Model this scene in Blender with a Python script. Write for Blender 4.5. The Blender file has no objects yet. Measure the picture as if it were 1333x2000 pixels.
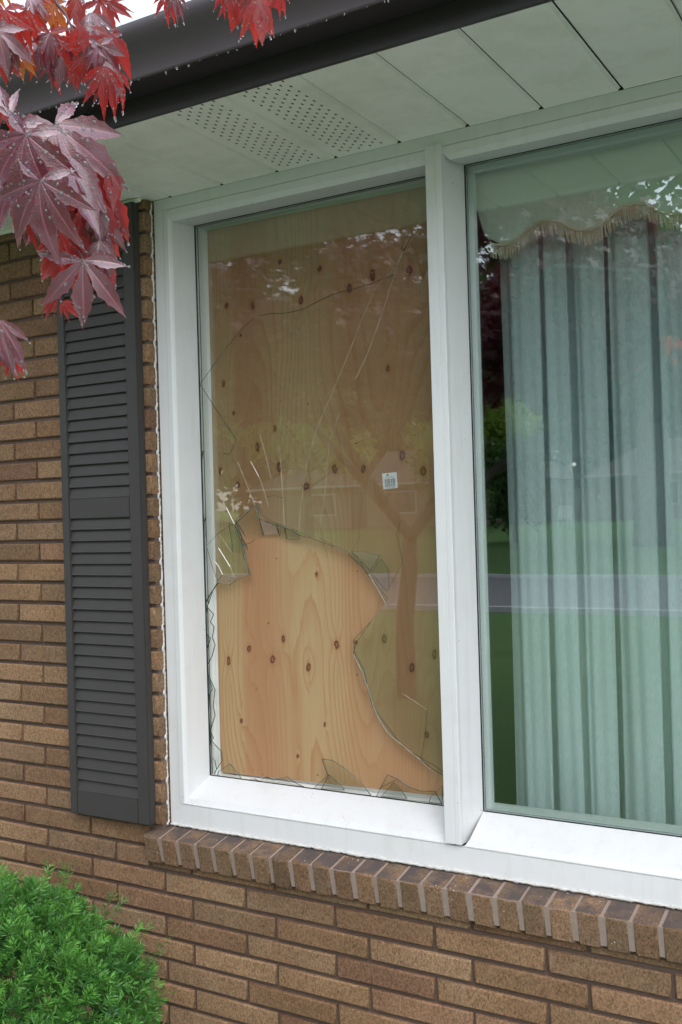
import bpy, bmesh, math, random
import numpy as np
from mathutils import Vector, Matrix
from mathutils.geometry import tessellate_polygon
random.seed(7)
rng = np.random.default_rng(11)
S = bpy.context.scene
COL = S.collection
# ------------------------------------------------------------------ camera, sky, sun, exposure
YAW, PITCH, ROLL = 0.5359, 0.0037, 0.0292
CAM = np.array([2.7018, -2.4025, 0.4299])
FPX = 0.9987 * 2000
def cam_matrix():
    ca, sa = math.cos(YAW), math.sin(YAW); cb, sb = math.cos(PITCH), math.sin(PITCH); cc, sc = math.cos(ROLL), math.sin(ROLL)
    Rz = np.array([[ca, -sa, 0], [sa, ca, 0], [0, 0, 1]])
    Rx = np.array([[1, 0, 0], [0, cb, -sb], [0, sb, cb]])
    Ry = np.array([[cc, 0, sc], [0, 1, 0], [-sc, 0, cc]])
    return Rz @ Rx @ Ry
RC = cam_matrix()
cd = bpy.data.cameras.new('camera'); cam = bpy.data.objects.new('camera', cd); COL.objects.link(cam)
cd.sensor_fit = 'VERTICAL'; cd.sensor_height = 24; cd.lens = 24 * 0.9987
cd.clip_start = 0.05; cd.clip_end = 2000
m = Matrix.Identity(4)
for i in range(3):
    m[i][0] = RC[i, 0]; m[i][1] = RC[i, 2]; m[i][2] = -RC[i, 1]; m[i][3] = CAM[i]
cam.matrix_world = m
S.camera = cam
SUN_EL, SUN_AZ = math.radians(54), math.radians(138)   # azimuth measured from +y towards +x: in front of the wall
W = bpy.data.worlds.new('World'); S.world = W; W.use_nodes = True
nt = W.node_tree; nt.nodes.clear()
sky = nt.nodes.new('ShaderNodeTexSky'); sky.sky_type = 'NISHITA'; sky.sun_disc = False
sky.sun_elevation = SUN_EL; sky.sun_rotation = SUN_AZ; sky.air_density = 1.0; sky.dust_density = 1.5
hs = nt.nodes.new('ShaderNodeHueSaturation'); hs.inputs['Saturation'].default_value = 0.36
bg = nt.nodes.new('ShaderNodeBackground'); bg.inputs[1].default_value = 0.15
wo = nt.nodes.new('ShaderNodeOutputWorld')
nt.links.new(sky.outputs[0], hs.inputs['Color']); nt.links.new(hs.outputs[0], bg.inputs[0]); nt.links.new(bg.outputs[0], wo.inputs[0])
sl = bpy.data.lights.new('sun', 'SUN'); sl.energy = 0.5; sl.angle = math.radians(60); sl.color = (1, 0.995, 0.985)
sun = bpy.data.objects.new('sun', sl); COL.objects.link(sun)
sdir = Vector((math.sin(SUN_AZ) * math.cos(SUN_EL), math.cos(SUN_AZ) * math.cos(SUN_EL), math.sin(SUN_EL)))
sun.rotation_euler = sdir.to_track_quat('Z', 'Y').to_euler()
S.view_settings.view_transform = 'Standard'; S.view_settings.look = 'None'; S.view_settings.gamma = 1
S.view_settings.use_curve_mapping = False
S.view_settings.exposure = 1.54
S.render.engine = 'CYCLES'
S.cycles.max_bounces = 10; S.cycles.diffuse_bounces = 5; S.cycles.transparent_max_bounces = 24; S.cycles.glossy_bounces = 4
S.cycles.caustics_reflective = False; S.cycles.caustics_refractive = False
S.cycles.use_denoising = True

# ------------------------------------------------------------------ helpers
def ray(u, v):
    return RC @ np.array([(u - 666.5) / FPX, 1, -(v - 1000) / FPX])
def at(u, v, y):
    d = ray(u, v); return CAM + d * ((y - CAM[1]) / d[1])
def far(u, v, t):
    return CAM + ray(u, v) * t
def link(name, me, mat=None, parent=None, **props):
    o = bpy.data.objects.new(name, me); COL.objects.link(o)
    if mat is not None and me is not None and len(me.materials) == 0:
        for mm in (mat if isinstance(mat, (list, tuple)) else [mat]): me.materials.append(mm)
    if parent is not None: o.parent = parent
    for k, v in props.items(): o[k] = v
    return o
def empty(name, loc, label, cat, **props):
    o = bpy.data.objects.new(name, None); COL.objects.link(o); o.location = loc; o.empty_display_size = .05
    o['label'] = label; o['category'] = cat
    for k, v in props.items(): o[k] = v
    return o
class MB:
    """collects faces, links them as one mesh"""
    def __init__(s): s.v = []; s.f = []; s.mi = []; s.sm = []
    def add(s, vs, fs, mi=0, sm=False):
        b = len(s.v); s.v += [tuple(map(float, q)) for q in vs]
        for f in fs: s.f.append([b + i for i in f]); s.mi.append(mi); s.sm.append(sm)
        return s
    def box(s, a, b, mi=0):
        x0, y0, z0 = a; x1, y1, z1 = b
        vs = [(x0, y0, z0), (x1, y0, z0), (x1, y1, z0), (x0, y1, z0), (x0, y0, z1), (x1, y0, z1), (x1, y1, z1), (x0, y1, z1)]
        return s.add(vs, [(0, 3, 2, 1), (4, 5, 6, 7), (0, 1, 5, 4), (1, 2, 6, 5), (2, 3, 7, 6), (3, 0, 4, 7)], mi)
    def tube(s, pts, rad, n=6, mi=0, sm=True, cap=True):
        pts = [Vector(p) for p in pts]; N = len(pts)
        if not hasattr(rad, '__len__'): rad = [rad] * N
        vs = []; fs = []
        prev = None
        for i, p in enumerate(pts):
            t = (pts[min(i + 1, N - 1)] - pts[max(i - 1, 0)]).normalized()
            if prev is None:
                a = t.cross(Vector((0, 0, 1)));
                if a.length < .1: a = t.cross(Vector((0, 1, 0)))
            else: a = prev - t * prev.dot(t)
            a.normalize(); b = t.cross(a); prev = a
            for k in range(n):
                th = 2 * math.pi * k / n; vs.append(p + (a * math.cos(th) + b * math.sin(th)) * rad[i])
        for i in range(N - 1):
            for k in range(n):
                k2 = (k + 1) % n; fs.append((i * n + k, i * n + k2, (i + 1) * n + k2, (i + 1) * n + k))
        if cap: fs += [tuple(range(n))[::-1], tuple(range((N - 1) * n, N * n))]
        return s.add(vs, fs, mi, sm)
    def mesh(s, name):
        me = bpy.data.meshes.new(name); me.from_pydata(s.v, [], s.f); me.update()
        if any(s.sm): me.polygons.foreach_set('use_smooth', s.sm)
        if any(s.mi): me.polygons.foreach_set('material_index', s.mi)
        return me
    def build(s, name, mat, parent=None, loc=None, **p):
        o = link(name, s.mesh(name), mat, parent, **p)
        if loc is not None: o.location = loc
        return o
def prism(prof, axis, a, b):
    """extrude closed profile (list of 2d) along axis 'x' (prof = y,z) or 'z' (prof = x,y)"""
    n = len(prof); vs = []
    for t in (a, b):
        for (p, q) in prof: vs.append((t, p, q) if axis == 'x' else (p, q, t))
    fs = [tuple(range(n)), tuple(range(2 * n - 1, n - 1, -1))] + [(i, i + n, (i + 1) % n + n, (i + 1) % n) for i in range(n)]
    return vs, fs
def fixn(o):
    bm = bmesh.new(); bm.from_mesh(o.data); bmesh.ops.recalc_face_normals(bm, faces=bm.faces); bm.to_mesh(o.data); bm.free(); return o

# ------------------------------------------------------------------ materials
class NT:
    def __init__(s, name):
        s.m = bpy.data.materials.new(name); s.m.use_nodes = True; s.t = s.m.node_tree
        s.b = s.t.nodes['Principled BSDF']; s.o = s.t.nodes['Material Output']
    def n(s, typ, **k):
        nd = s.t.nodes.new(typ)
        for a, b in k.items():
            if a.startswith('i_'):
                key = a[2:]; key = int(key) if key.isdigit() else key.replace('_', ' ')
                s.inp(nd, key, b)
            else: setattr(nd, a, b)
        return nd
    def inp(s, nd, key, val):
        sock = nd.inputs[key]
        if isinstance(val, bpy.types.NodeSocket): s.t.links.new(val, sock)
        elif isinstance(val, (tuple, list)) and len(val) == 3 and sock.type == 'RGBA': sock.default_value = (*val, 1)
        else: sock.default_value = val
    def math(s, op, a, b=0.0, c=0.0, clamp=False):
        nd = s.t.nodes.new('ShaderNodeMath'); nd.operation = op; nd.use_clamp = clamp
        s.inp(nd, 0, a); s.inp(nd, 1, b); s.inp(nd, 2, c); return nd.outputs[0]
    def mix(s, f, a, b, mode='MIX'):
        nd = s.t.nodes.new('ShaderNodeMix'); nd.data_type = 'RGBA'; nd.blend_type = mode
        s.inp(nd, 0, f); s.inp(nd, 6, a); s.inp(nd, 7, b); return nd.outputs[2]
    def noise(s, vec, scale, detail=4, rough=.55, dist=0.0):
        nd = s.n('ShaderNodeTexNoise'); s.inp(nd, 'Scale', scale); s.inp(nd, 'Detail', detail); s.inp(nd, 'Roughness', rough); s.inp(nd, 'Distortion', dist)
        if vec is not None: s.inp(nd, 'Vector', vec)
        return nd.outputs['Fac']
    def ramp(s, f, stops, interp='LINEAR'):
        nd = s.n('ShaderNodeValToRGB'); cr = nd.color_ramp; cr.interpolation = interp
        while len(cr.elements) < len(stops): cr.elements.new(.5)
        for e, (p, c) in zip(cr.elements, stops): e.position = p; e.color = (*c, 1) if len(c) == 3 else c
        s.inp(nd, 0, f); return nd.outputs[0]
    def maprange(s, f, a, b, c=0., d=1.):
        nd = s.n('ShaderNodeMapRange'); s.inp(nd, 0, f); s.inp(nd, 1, a); s.inp(nd, 2, b); s.inp(nd, 3, c); s.inp(nd, 4, d); return nd.outputs[0]
    def bump(s, h, strength, dist=.01):
        nd = s.n('ShaderNodeBump'); s.inp(nd, 'Strength', strength); s.inp(nd, 'Distance', dist); s.inp(nd, 'Height', h); return nd.outputs[0]
    def pos(s): return s.n('ShaderNodeNewGeometry').outputs['Position']
    def obj(s): return s.n('ShaderNodeTexCoord').outputs['Object']
    def rnd(s): return s.n('ShaderNodeObjectInfo').outputs['Random']
    def vmath(s, op, a, b):
        nd = s.n('ShaderNodeVectorMath'); nd.operation = op; s.inp(nd, 0, a)
        if op == 'SCALE': s.inp(nd, 'Scale', b)
        else: s.inp(nd, 1, b)
        return nd.outputs[0]
    def set(s, **k):
        for a, b in k.items(): s.inp(s.b, a.replace('_', ' '), b)
        return s
def simple(name, col, rough=.6, spec=.5, noise=.12, scale=20, bump=0, bscale=60, metal=0):
    t = NT(name); p = t.pos()
    f = t.noise(p, scale)
    c = t.mix(f, tuple(x * (1 - noise) for x in col), tuple(min(1, x * (1 + noise)) for x in col))
    t.set(Base_Color=c, Roughness=rough, Metallic=metal); t.inp(t.b, 'Specular IOR Level', spec)
    if bump: t.inp(t.b, 'Normal', t.bump(t.noise(p, bscale), bump, .004))
    return t.m

def mat_brick(name, stops, specks=False, dark_top=False):
    t = NT(name); r = t.rnd()
    off = t.n('ShaderNodeCombineXYZ'); t.inp(off, 0, t.math('MULTIPLY', r, 37.)); t.inp(off, 1, t.math('MULTIPLY', r, 11.)); t.inp(off, 2, t.math('MULTIPLY', r, 23.))
    p = t.vmath('ADD', t.obj(), off.outputs[0])
    base = t.ramp(r, stops)
    mot = t.noise(p, 9, 3, .6)
    base = t.mix(t.maprange(mot, .35, .7), base, t.mix(.5, base, (.30, .185, .115)))
    base = t.mix(1., base, t.ramp(t.math('FRACT', t.math('MULTIPLY', r, 7.31)), [(0, (.80, .78, .76)), (.5, (1, 1, 1)), (1, (1.14, 1.14, 1.12))]), 'MULTIPLY')
    grain = t.noise(p, 210, 4, .75)
    base = t.mix(t.maprange(grain, .3, .75), t.mix(1., base, (.55, .50, .47), 'MULTIPLY'), t.mix(1., base, (1.3, 1.28, 1.22), 'MULTIPLY'))
    # bark-like wire-cut texture
    sq = t.n('ShaderNodeMapping'); t.inp(sq, 'Vector', p); sq.inputs['Scale'].default_value = (1.25, 1, .8); sq.inputs['Rotation'].default_value = (0, .5, 0)
    vr = t.n('ShaderNodeTexVoronoi', feature='F1', i_Scale=170.); t.inp(vr, 'Vector', t.vmath('ADD', sq.outputs[0], t.vmath('SCALE', t.n('ShaderNodeTexNoise', i_Scale=120.).outputs['Color'], .012)))
    h = t.math('ADD', t.math('MULTIPLY', vr.outputs['Distance'], .75), t.math('MULTIPLY', t.noise(sq.outputs[0], 95, 5, .7, 1.2), 1.2))
    wp = t.pos(); big = t.noise(wp, 2.2, 5, .65)
    base = t.mix(t.maprange(big, .35, .7), t.mix(1., base, (.78, .74, .70), 'MULTIPLY'), t.mix(1., base, (1.10, 1.10, 1.09), 'MULTIPLY'))
    eff = t.math('MULTIPLY', t.maprange(t.noise(wp, 5.5, 6, .75), .60, .80), .22)
    base = t.mix(eff, base, (.45, .42, .38))
    pit = t.maprange(h, .6, 1.1)
    base = t.mix(pit, t.mix(1., base, (.42, .37, .34), 'MULTIPLY'), t.mix(1., base, (1.20, 1.14, 1.1), 'MULTIPLY'))
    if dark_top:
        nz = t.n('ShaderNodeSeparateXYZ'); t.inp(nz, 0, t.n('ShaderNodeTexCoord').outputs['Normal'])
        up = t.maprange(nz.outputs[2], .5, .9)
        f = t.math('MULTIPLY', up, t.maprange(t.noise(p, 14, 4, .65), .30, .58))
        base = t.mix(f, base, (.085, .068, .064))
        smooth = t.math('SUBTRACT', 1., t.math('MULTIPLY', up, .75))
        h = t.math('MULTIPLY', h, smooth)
    if specks:
        sp = t.n('ShaderNodeTexVoronoi', feature='F1', i_Scale=75.); t.inp(sp, 'Vector', p)
        k = t.math('MULTIPLY', t.math('LESS_THAN', sp.outputs['Distance'], .13), t.math('GREATER_THAN', t.noise(p, 25, 2), .62))
        base = t.mix(k, base, (.62, .6, .56))
    t.set(Base_Color=base, Roughness=.85); t.inp(t.b, 'Specular IOR Level', .25)
    t.inp(t.b, 'Normal', t.bump(h, .6, .006))
    return t.m
M = {}
M['brick'] = mat_brick('brick_face', [(0, (.315, .215, .130)), (.25, (.345, .245, .155)), (.5, (.285, .215, .145)), (.7, (.315, .212, .138)), (.88, (.265, .168, .118)), (1, (.33, .236, .15))])
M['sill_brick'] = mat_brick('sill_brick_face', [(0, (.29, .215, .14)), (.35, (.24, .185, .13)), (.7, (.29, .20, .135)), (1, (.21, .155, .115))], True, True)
t = NT('mortar_brown'); p = t.pos()
t.set(Base_Color=t.mix(t.noise(p, 35, 4), (.085, .055, .044), (.135, .09, .072)), Roughness=.95); t.inp(t.b, 'Normal', t.bump(t.noise(p, 260, 3), .6, .004)); M['mortar'] = t.m
t = NT('mortar_pink'); p = t.pos()
t.set(Base_Color=t.mix(t.noise(p, 60, 5), (.23, .175, .147), (.34, .27, .23)), Roughness=.95); t.inp(t.b, 'Normal', t.bump(t.noise(p, 300, 3), .5, .003)); M['sill_mortar'] = t.m
# white painted wood
t = NT('white_paint'); p = t.pos()
sc = t.n('ShaderNodeMapping'); t.inp(sc, 'Vector', p); sc.inputs['Scale'].default_value = (1, 1, 1)
dirt = t.maprange(t.noise(p, 7, 6, .7), .52, .75)
c = t.mix(t.math('MULTIPLY', dirt, .35), (.64, .65, .66), (.52, .51, .48))
stv = t.n('ShaderNodeMapping'); t.inp(stv, 'Vector', p); stv.inputs['Scale'].default_value = (26, 26, 2.2)
c = t.mix(t.math('MULTIPLY', t.maprange(t.noise(stv.outputs[0], 1., 5, .7), .52, .72), .30), c, (.50, .48, .43))
spk = t.n('ShaderNodeTexVoronoi', feature='F1', i_Scale=38.); t.inp(spk, 'Vector', p)
k = t.math('MULTIPLY', t.math('LESS_THAN', spk.outputs['Distance'], .055), t.math('GREATER_THAN', t.noise(p, 11, 2), .60))
c = t.mix(k, c, (.20, .14, .09))
t.set(Base_Color=c, Roughness=.42); t.inp(t.b, 'Normal', t.bump(t.noise(p, 55, 5, .65), .12, .004)); M['white'] = t.m
M['caulk'] = simple('caulk_white', (.56, .555, .53), .6, noise=.25, scale=90, bump=.5, bscale=220)
M['stop'] = simple('white_stop', (.78, .80, .78), .5, noise=.04)
M['gasket'] = simple('gasket_dark', (.012, .016, .017), .5, noise=.5, scale=120)
M['shutter'] = simple('shutter_paint', (.040, .0375, .036), .6, .4, noise=.14, scale=18, bump=.12, bscale=350)
t = NT('soffit_white'); p = t.pos()
st = t.maprange(t.noise(p, 6, 6, .7), .45, .8)
t.set(Base_Color=t.mix(st, (.84, .845, .80), (.68, .68, .62)), Roughness=.45); M['soffit'] = t.m
t = NT('gutter_paint'); p = t.pos()
t.set(Base_Color=t.mix(t.noise(p, 5, 5, .6), (.042, .033, .036), (.064, .053, .058)), Roughness=.38); t.inp(t.b, 'Normal', t.bump(t.noise(p, 14, 3), .05, .01)); M['gutter'] = t.m
M['fascia'] = simple('fascia_paint', (.026, .024, .024), .5, noise=.2, scale=8)
M['roof'] = simple('roof_block_shingle', (.05, .045, .043), .9, noise=.4, scale=20, bump=.5, bscale=80)
M['room'] = simple('room_plaster', (.30, .29, .27), .9)
def glass(name, tint, rough=0.0, boost=1.0):
    t = NT(name); t.t.nodes.remove(t.b)
    tr = t.n('ShaderNodeBsdfTransparent'); tr.inputs[0].default_value = (*tint, 1)
    gl = t.n('ShaderNodeBsdfGlossy'); gl.inputs['Roughness'].default_value = rough; gl.inputs[0].default_value = (1, 1, 1, 1)
    fr = t.n('ShaderNodeFresnel'); t.inp(fr, 'IOR', t.maprange(t.n('ShaderNodeNewGeometry').outputs['Backfacing'], 0., 1., 1.52, 1 / 1.52))
    wv = t.bump(t.noise(t.pos(), 1.6, 2), .02, .01)
    t.t.links.new(wv, gl.inputs['Normal'])
    mx = t.n('ShaderNodeMixShader'); t.inp(mx, 0, t.math('MULTIPLY', fr.outputs[0], boost)); t.t.links.new(tr.outputs[0], mx.inputs[1]); t.t.links.new(gl.outputs[0], mx.inputs[2])
    t.t.links.new(mx.outputs[0], t.o.inputs[0]); return t.m
M['glass'] = glass('window_glass', (.980, .988, .982), 0.0, 1.12)
M['glass_tint'] = glass('window_glass_tinted', (.984, .990, .985), 0.0, 1.1)
M['glass_sound'] = glass('window_glass_sound', (.958, .981, .977), 0.0, 1.75)
M['glass_edge'] = simple('glass_edge', (.02, .075, .065), .15, .8, noise=.5, scale=90)
M['crack_dark'] = simple('crack_dark', (.012, .02, .016), .2, .6, noise=.3)
M['crack_glint_dim'] = simple('crack_glint_dim', (.40, .36, .29), .25, .8, noise=.7, scale=40)  # pale colour painted as light glinting along a crack
M['crack_glint'] = simple('crack_glint', (.85, .85, .82), .2, .8, noise=.1)  # near-white painted glint for the brightest cracks

# ------------------------------------------------------------------ setting: ground, street, far lawn
GZ = -1.40
def ground_z(y):
    if y > -23.6: return GZ
    if y > -48: return GZ + (-23.6 - y) * .045
    return GZ + (48 - 23.6) * .045 + (-48 - y) * .012
t = NT('lawn_grass'); p = t.pos()
f = t.noise(p, 1.3, 6, .65)
c = t.ramp(f, [(.3, (.075, .165, .034)), (.55, (.11, .24, .050)), (.8, (.16, .29, .07))])
c = t.mix(t.maprange(t.noise(p, 55, 3, .8), .4, .7), c, (.065, .155, .032))
t.set(Base_Color=c, Roughness=.9); t.inp(t.b, 'Normal', t.bump(t.noise(p, 40, 4, .8), 1., .05)); M['grass'] = t.m
ys = [6, 0.3, -2, -5, -8, -11, -14.5, -19, -23.6, -28, -33, -38, -48, -60, -80, -120, -250, -700]
xs = [-600, -200, -80, -40, -20, -10, -5, 0, 5, 10, 20, 40, 80, 200, 600]
mb = MB(); vs = [(x, y, ground_z(y)) for y in ys for x in xs]; nx = len(xs)
mb.add(vs, [(j * nx + i, (j + 1) * nx + i, (j + 1) * nx + i + 1, j * nx + i + 1) for j in range(len(ys) - 1) for i in range(nx - 1)], 0, True)
mb.build('lawn', M['grass'], kind='structure')
t = NT('asphalt'); p = t.pos()
t.set(Base_Color=t.mix(t.noise(p, 3, 6, .7), (.12, .12, .125), (.17, .17, .175)), Roughness=.75); t.inp(t.b, 'Normal', t.bump(t.noise(p, 90, 3), .6, .01)); M['asphalt'] = t.m
M['concrete'] = simple('concrete', (.47, .465, .47), .85, noise=.18, scale=6, bump=.3, bscale=120)
MB().box((-200, -23.45, GZ - .05), (200, -14.75, GZ + .004)).build('street', M['asphalt'], kind='structure')
for y0 in (-14.75, -23.6):
    mb = MB(); 
    mb.box((-200, y0, GZ - .05), (200, y0 + .15, GZ + .10)); mb.build('kerb', M['concrete'], kind='structure')
MB().box((-60, -2.9, GZ - .05), (60, -1.25, GZ + .012)).build('garden_path', M['concrete'], kind='structure')

# ------------------------------------------------------------------ brick wall
CO = .0677; LB = .3038; DE = .3469
wall = empty('brick_wall', (0, 0, GZ), 'brown brick house wall around and below the white window', 'wall')
OPEN_X0, OPEN_X1, OPEN_Z0, OPEN_Z1 = .600, 4.10, -.505, 1.4235
X0, X1 = -1.6, 4.6
mb = MB()
for (a, b) in (((X0, .011, GZ - .1), (OPEN_X0 - .001, .11, OPEN_Z1)), ((OPEN_X0 - .001, .0112, GZ - .1), (OPEN_X1 + .001, .11, OPEN_Z0 - .115)), ((OPEN_X1 + .001, .011, GZ - .1), (X1, .11, OPEN_Z1))): mb.box(a, b)
mo = mb.build('mortar', M['mortar'], wall, loc=(0, 0, -GZ))
def brick_mesh(L, H, D, bv=.0045, seed=0, name='brick'):
    r = random.Random(seed); j = lambda s=.0009: r.uniform(-s, s)
    vs = []
    for (sx, sz) in ((0, 0), (1, 0), (1, 1), (0, 1)): vs.append((sx * L, D, sz * H))
    for (sx, sz) in ((0, 0), (1, 0), (1, 1), (0, 1)): vs.append((sx * L + j(.0005), bv + j(.0008), sz * H + j()))
    for (sx, sz) in ((0, 0), (1, 0), (1, 1), (0, 1)): vs.append((sx * L + (bv if sx == 0 else -bv) + j(), j(.0006), sz * H + (bv if sz == 0 else -bv) * .9 + j()))
    fs = [(8, 9, 10, 11)]
    for k in range(4):
        k2 = (k + 1) % 4
        fs.append((4 + k, 4 + k2, 8 + k2, 8 + k)); fs.append((k, k2, 4 + k2, 4 + k))
    fs.append((0, 3, 2, 1))
    me = bpy.data.meshes.new(name); me.from_pydata(vs, [], fs); me.update()
    me.polygons.foreach_set('use_smooth', [False] + [i % 2 == 0 for i in range(8)] + [False])
    me.materials.append(M['brick']); return me
JT = .0115
HB = CO - JT
full = [brick_mesh(LB - .0095, HB, .09, seed=k) for k in range(7)]
cutcache = {}
def place_brick(x0, x1, z0, z1, target):
    L = x1 - x0; H = z1 - z0
    if L < .02 or H < .008: return
    if abs(L - (LB - .0095)) < 1e-4 and abs(H - HB) < 1e-4: me = random.choice(full)
    else:
        key = (round(L, 3), round(H, 3))
        if key not in cutcache: cutcache[key] = brick_mesh(L, H, .09, seed=len(cutcache) + 50)
        me = cutcache[key]
    dy = random.uniform(-.0012, .0012); rz = random.uniform(-.002, .002)
    if target is None:
        o = link('brick', me, None, wall); o.location = (x0, dy, z0 - GZ); o.rotation_euler = (0, random.uniform(-.0015, .0015), rz)
    else:
        target.add([(v.co.x + x0, v.co.y + dy, v.co.z + z0 - GZ) for v in me.vertices], [tuple(pp.vertices) for pp in me.polygons])
outside = MB()
def in_view(x0, x1, z):
    if x1 < -.02 or x0 > 2.25: return False
    zlow = -1.20 + x0 * .2
    if z < zlow - .05: return False
    if x1 < .30 and z < -.93: return False
    return True
for row in range(-21, 21):
    zc = -row * CO
    za, zb = zc - HB / 2, zc + HB / 2
    if row == -21: zb = min(zb, 1.4205)
    odd = row % 2
    k = -6
    while True:
        xa = (k + (DE if odd else 0)) * LB + .00475; xb = xa + LB - .0095; k += 1
        if xa > X1: break
        if xb < X0: continue
        segs = [(xa, xb, za, zb)]
        out = []
        for (a, b, c, d) in segs:
            if c < OPEN_Z1 and d > OPEN_Z0 + .004:           # window opening
                if a < OPEN_X0: out.append((a, min(b, OPEN_X0), c, d))
                if b > OPEN_X1: out.append((max(a, OPEN_X1), b, c, d))
            elif d > -.625:                                    # beside / under the sill
                if a < .548: out.append((a, min(b, .548), c, d))
                if b > .548 and row == 9 and a < 4.15: out.append((max(a, .556), b, c, -.6165))
                elif b > 4.15: out.append((a, b, c, d))
            else: out.append((a, b, c, d))
        for (a, b, c, d) in out: place_brick(a, b, c, d, None if in_view(a, b, (c + d) / 2) else outside)
outside.build('brick_courses', M['brick'], wall, kind='stuff')

# brick sill
sill = empty('brick_window_sill', (.552, 0, -.56), 'sloping sill of upright brown bricks with pale mortar under the window', 'sill')
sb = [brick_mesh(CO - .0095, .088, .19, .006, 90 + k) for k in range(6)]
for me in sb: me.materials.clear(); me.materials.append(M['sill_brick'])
XS0 = .6196; TILT = math.radians(10.5)
for i in range(-1, 52):
    me = sb[i % 6] if i >= 0 else sb[0]
    o = link('brick', me, None, sill)
    o.location = (XS0 + i * CO + .00475 - .552, -.0346 + random.uniform(-.0015, .0015) + math.sin(TILT) * .088, -.5295 + .56 - math.cos(TILT) * .088 + random.uniform(-.001, .001))
    o.rotation_euler = (TILT, random.uniform(-.008, .008), random.uniform(-.008, .008))
mb = MB(); N = 52 * 3
pr = [(-.0310, -.5315), (.10, -.5315 + .1310 * math.tan(TILT)), (.10, -.606 + .02), (-.0165, -.606)]
vs, fs = prism([(a, b) for a, b in pr], 'x', XS0 - CO + .012, XS0 + 51 * CO)
mb.add([(x - .552, y, z + .56) for x, y, z in vs], fs)
fixn(mb.build('mortar', M['sill_mortar'], sill))

# ------------------------------------------------------------------ window
win = empty('picture_window', (.604, .045, -.51), 'white framed two light picture window whose narrower pane is smashed', 'window')
WO = Vector((.604, .045, -.51))
def wpart(mb, name, mat, parent=win, **k):
    o = mb.build(name, mat, parent, **k)
    o.location = -WO if parent is win else (0, 0, 0)
    return o
# rings from the outside in: (left, right, bottom, top, y)
def side_strip(mb, rings, side):
    q = []
    for (xl, xr, zb, zt, y) in rings:
        c = {'L': ((xl, y, zb), (xl, y, zt)), 'R': ((xr, y, zt), (xr, y, zb)), 'T': ((xl, y, zt), (xr, y, zt)), 'B': ((xr, y, zb), (xl, y, zb))}[side]
        q.append(c)
    for a, b in zip(q[:-1], q[1:]):
        mb.add([a[0], a[1], b[1], b[0]], [(0, 1, 2, 3)])
XR_END = 3.95
# outer casing
def casing(xl, xr, zb, zt):
    return [(xl, xr, zb, zt, .12), (xl, xr, zb, zt, .045)]
Lr = [(.604, 1.566, -.5095, 1.4238, .130), (.604, 1.566, -.5095, 1.4238, .045), (.6395, 1.566, -.4435, 1.390, .045), (.6405, 1.566, -.443, 1.3885, .0475), (.642, 1.566, -.442, 1.387, .0435), (.6585, 1.5460, -.4395, 1.3665, .0435), (.6615, 1.5440, -.4385, 1.3635, .0465), (.6665, 1.5405, -.4245, 1.3525, .0545), (.687, 1.5200, -.372, 1.355, .140)]
Rr = [(1.566, XR_END + .09, -.5095, 1.4238, .130), (1.566, XR_END + .09, -.5095, 1.4238, .045), (1.566, XR_END + .05, -.4435, 1.390, .045), (1.566, XR_END + .049, -.443, 1.3885, .0475), (1.566, XR_END + .047, -.442, 1.387, .0435), (1.592, XR_END + .03, -.4395, 1.3665, .0435), (1.595, XR_END + .028, -.4385, 1.3635, .0465), (1.6045, XR_END + .02, -.4245, 1.3525, .0545), (1.609, XR_END, -.372, 1.362, .140)]
for side, nm in (('L', 'jamb'), ('T', 'header'), ('B', 'sill_board')):
    mb = MB(); side_strip(mb, Lr, side); fixn(wpart(mb, nm, M['white']))
for side, nm in (('R', 'jamb'), ('T', 'header'), ('B', 'sill_board')):
    mb = MB(); side_strip(mb, Rr, side); fixn(wpart(mb, nm, M['white']))
mb = MB()                                                    # mullion with its applied face strip
vs, fs = prism([(1.5205, .139), (1.5405, .050), (1.5412, .0375), (1.5425, .0362), (1.5695, .0362), (1.5705, .0378), (1.5722, .0378), (1.5732, .0362), (1.5868, .0362), (1.5880, .0375), (1.5885, .0520), (1.6085, .139)], 'z', -.4365, 1.394)
mb.add(vs, fs); fixn(wpart(mb, 'mullion', M['white']))
# gaskets
def ring(mb, a, b, y0, y1):
    (xl, xr, zb, zt) = a; (xl2, xr2, zb2, zt2) = b
    for (p, q) in (((xl, y0, zb), (xl2, y1, zt)), ((xr2, y0, zb), (xr, y1, zt)), ((xl2, y0, zb), (xr2, y1, zb2)), ((xl2, y0, zt2), (xr2, y1, zt))): mb.box(p, q)
for (xl, xr, zb, zt) in ((.6865, 1.5205, -.3725, 1.3555), (1.6088, XR_END, -.3725, 1.3625)):
    mb = MB(); ring(mb, (xl, xr, zb, zt), (xl + .0032, xr - .0032, zb + .0025, zt - .003), .1375, .1392); wpart(mb, 'gasket', M['gasket'])
    mb = MB(); w_ = .016 if xl > 1 else .030
    yb = .158 if xl > 1 else .186
    ring(mb, (xl - .02, xr + .02, zb - .02, zt + .02), (xl + w_, xr - w_, zb + (.0155 if xl > 1 else .034), zt - (.016 if xl > 1 else .03)), yb, yb + .02); wpart(mb, 'inner_sash', M['stop'])
    mb = MB(); ring(mb, (xl - .03, xr + .03, zb - .03, zt + .03), (xl - .0005, xr + .0005, zb - .0005, zt + .0005), .1455, yb - .0005); wpart(mb, 'glazing_channel', M['stop'])
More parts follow.
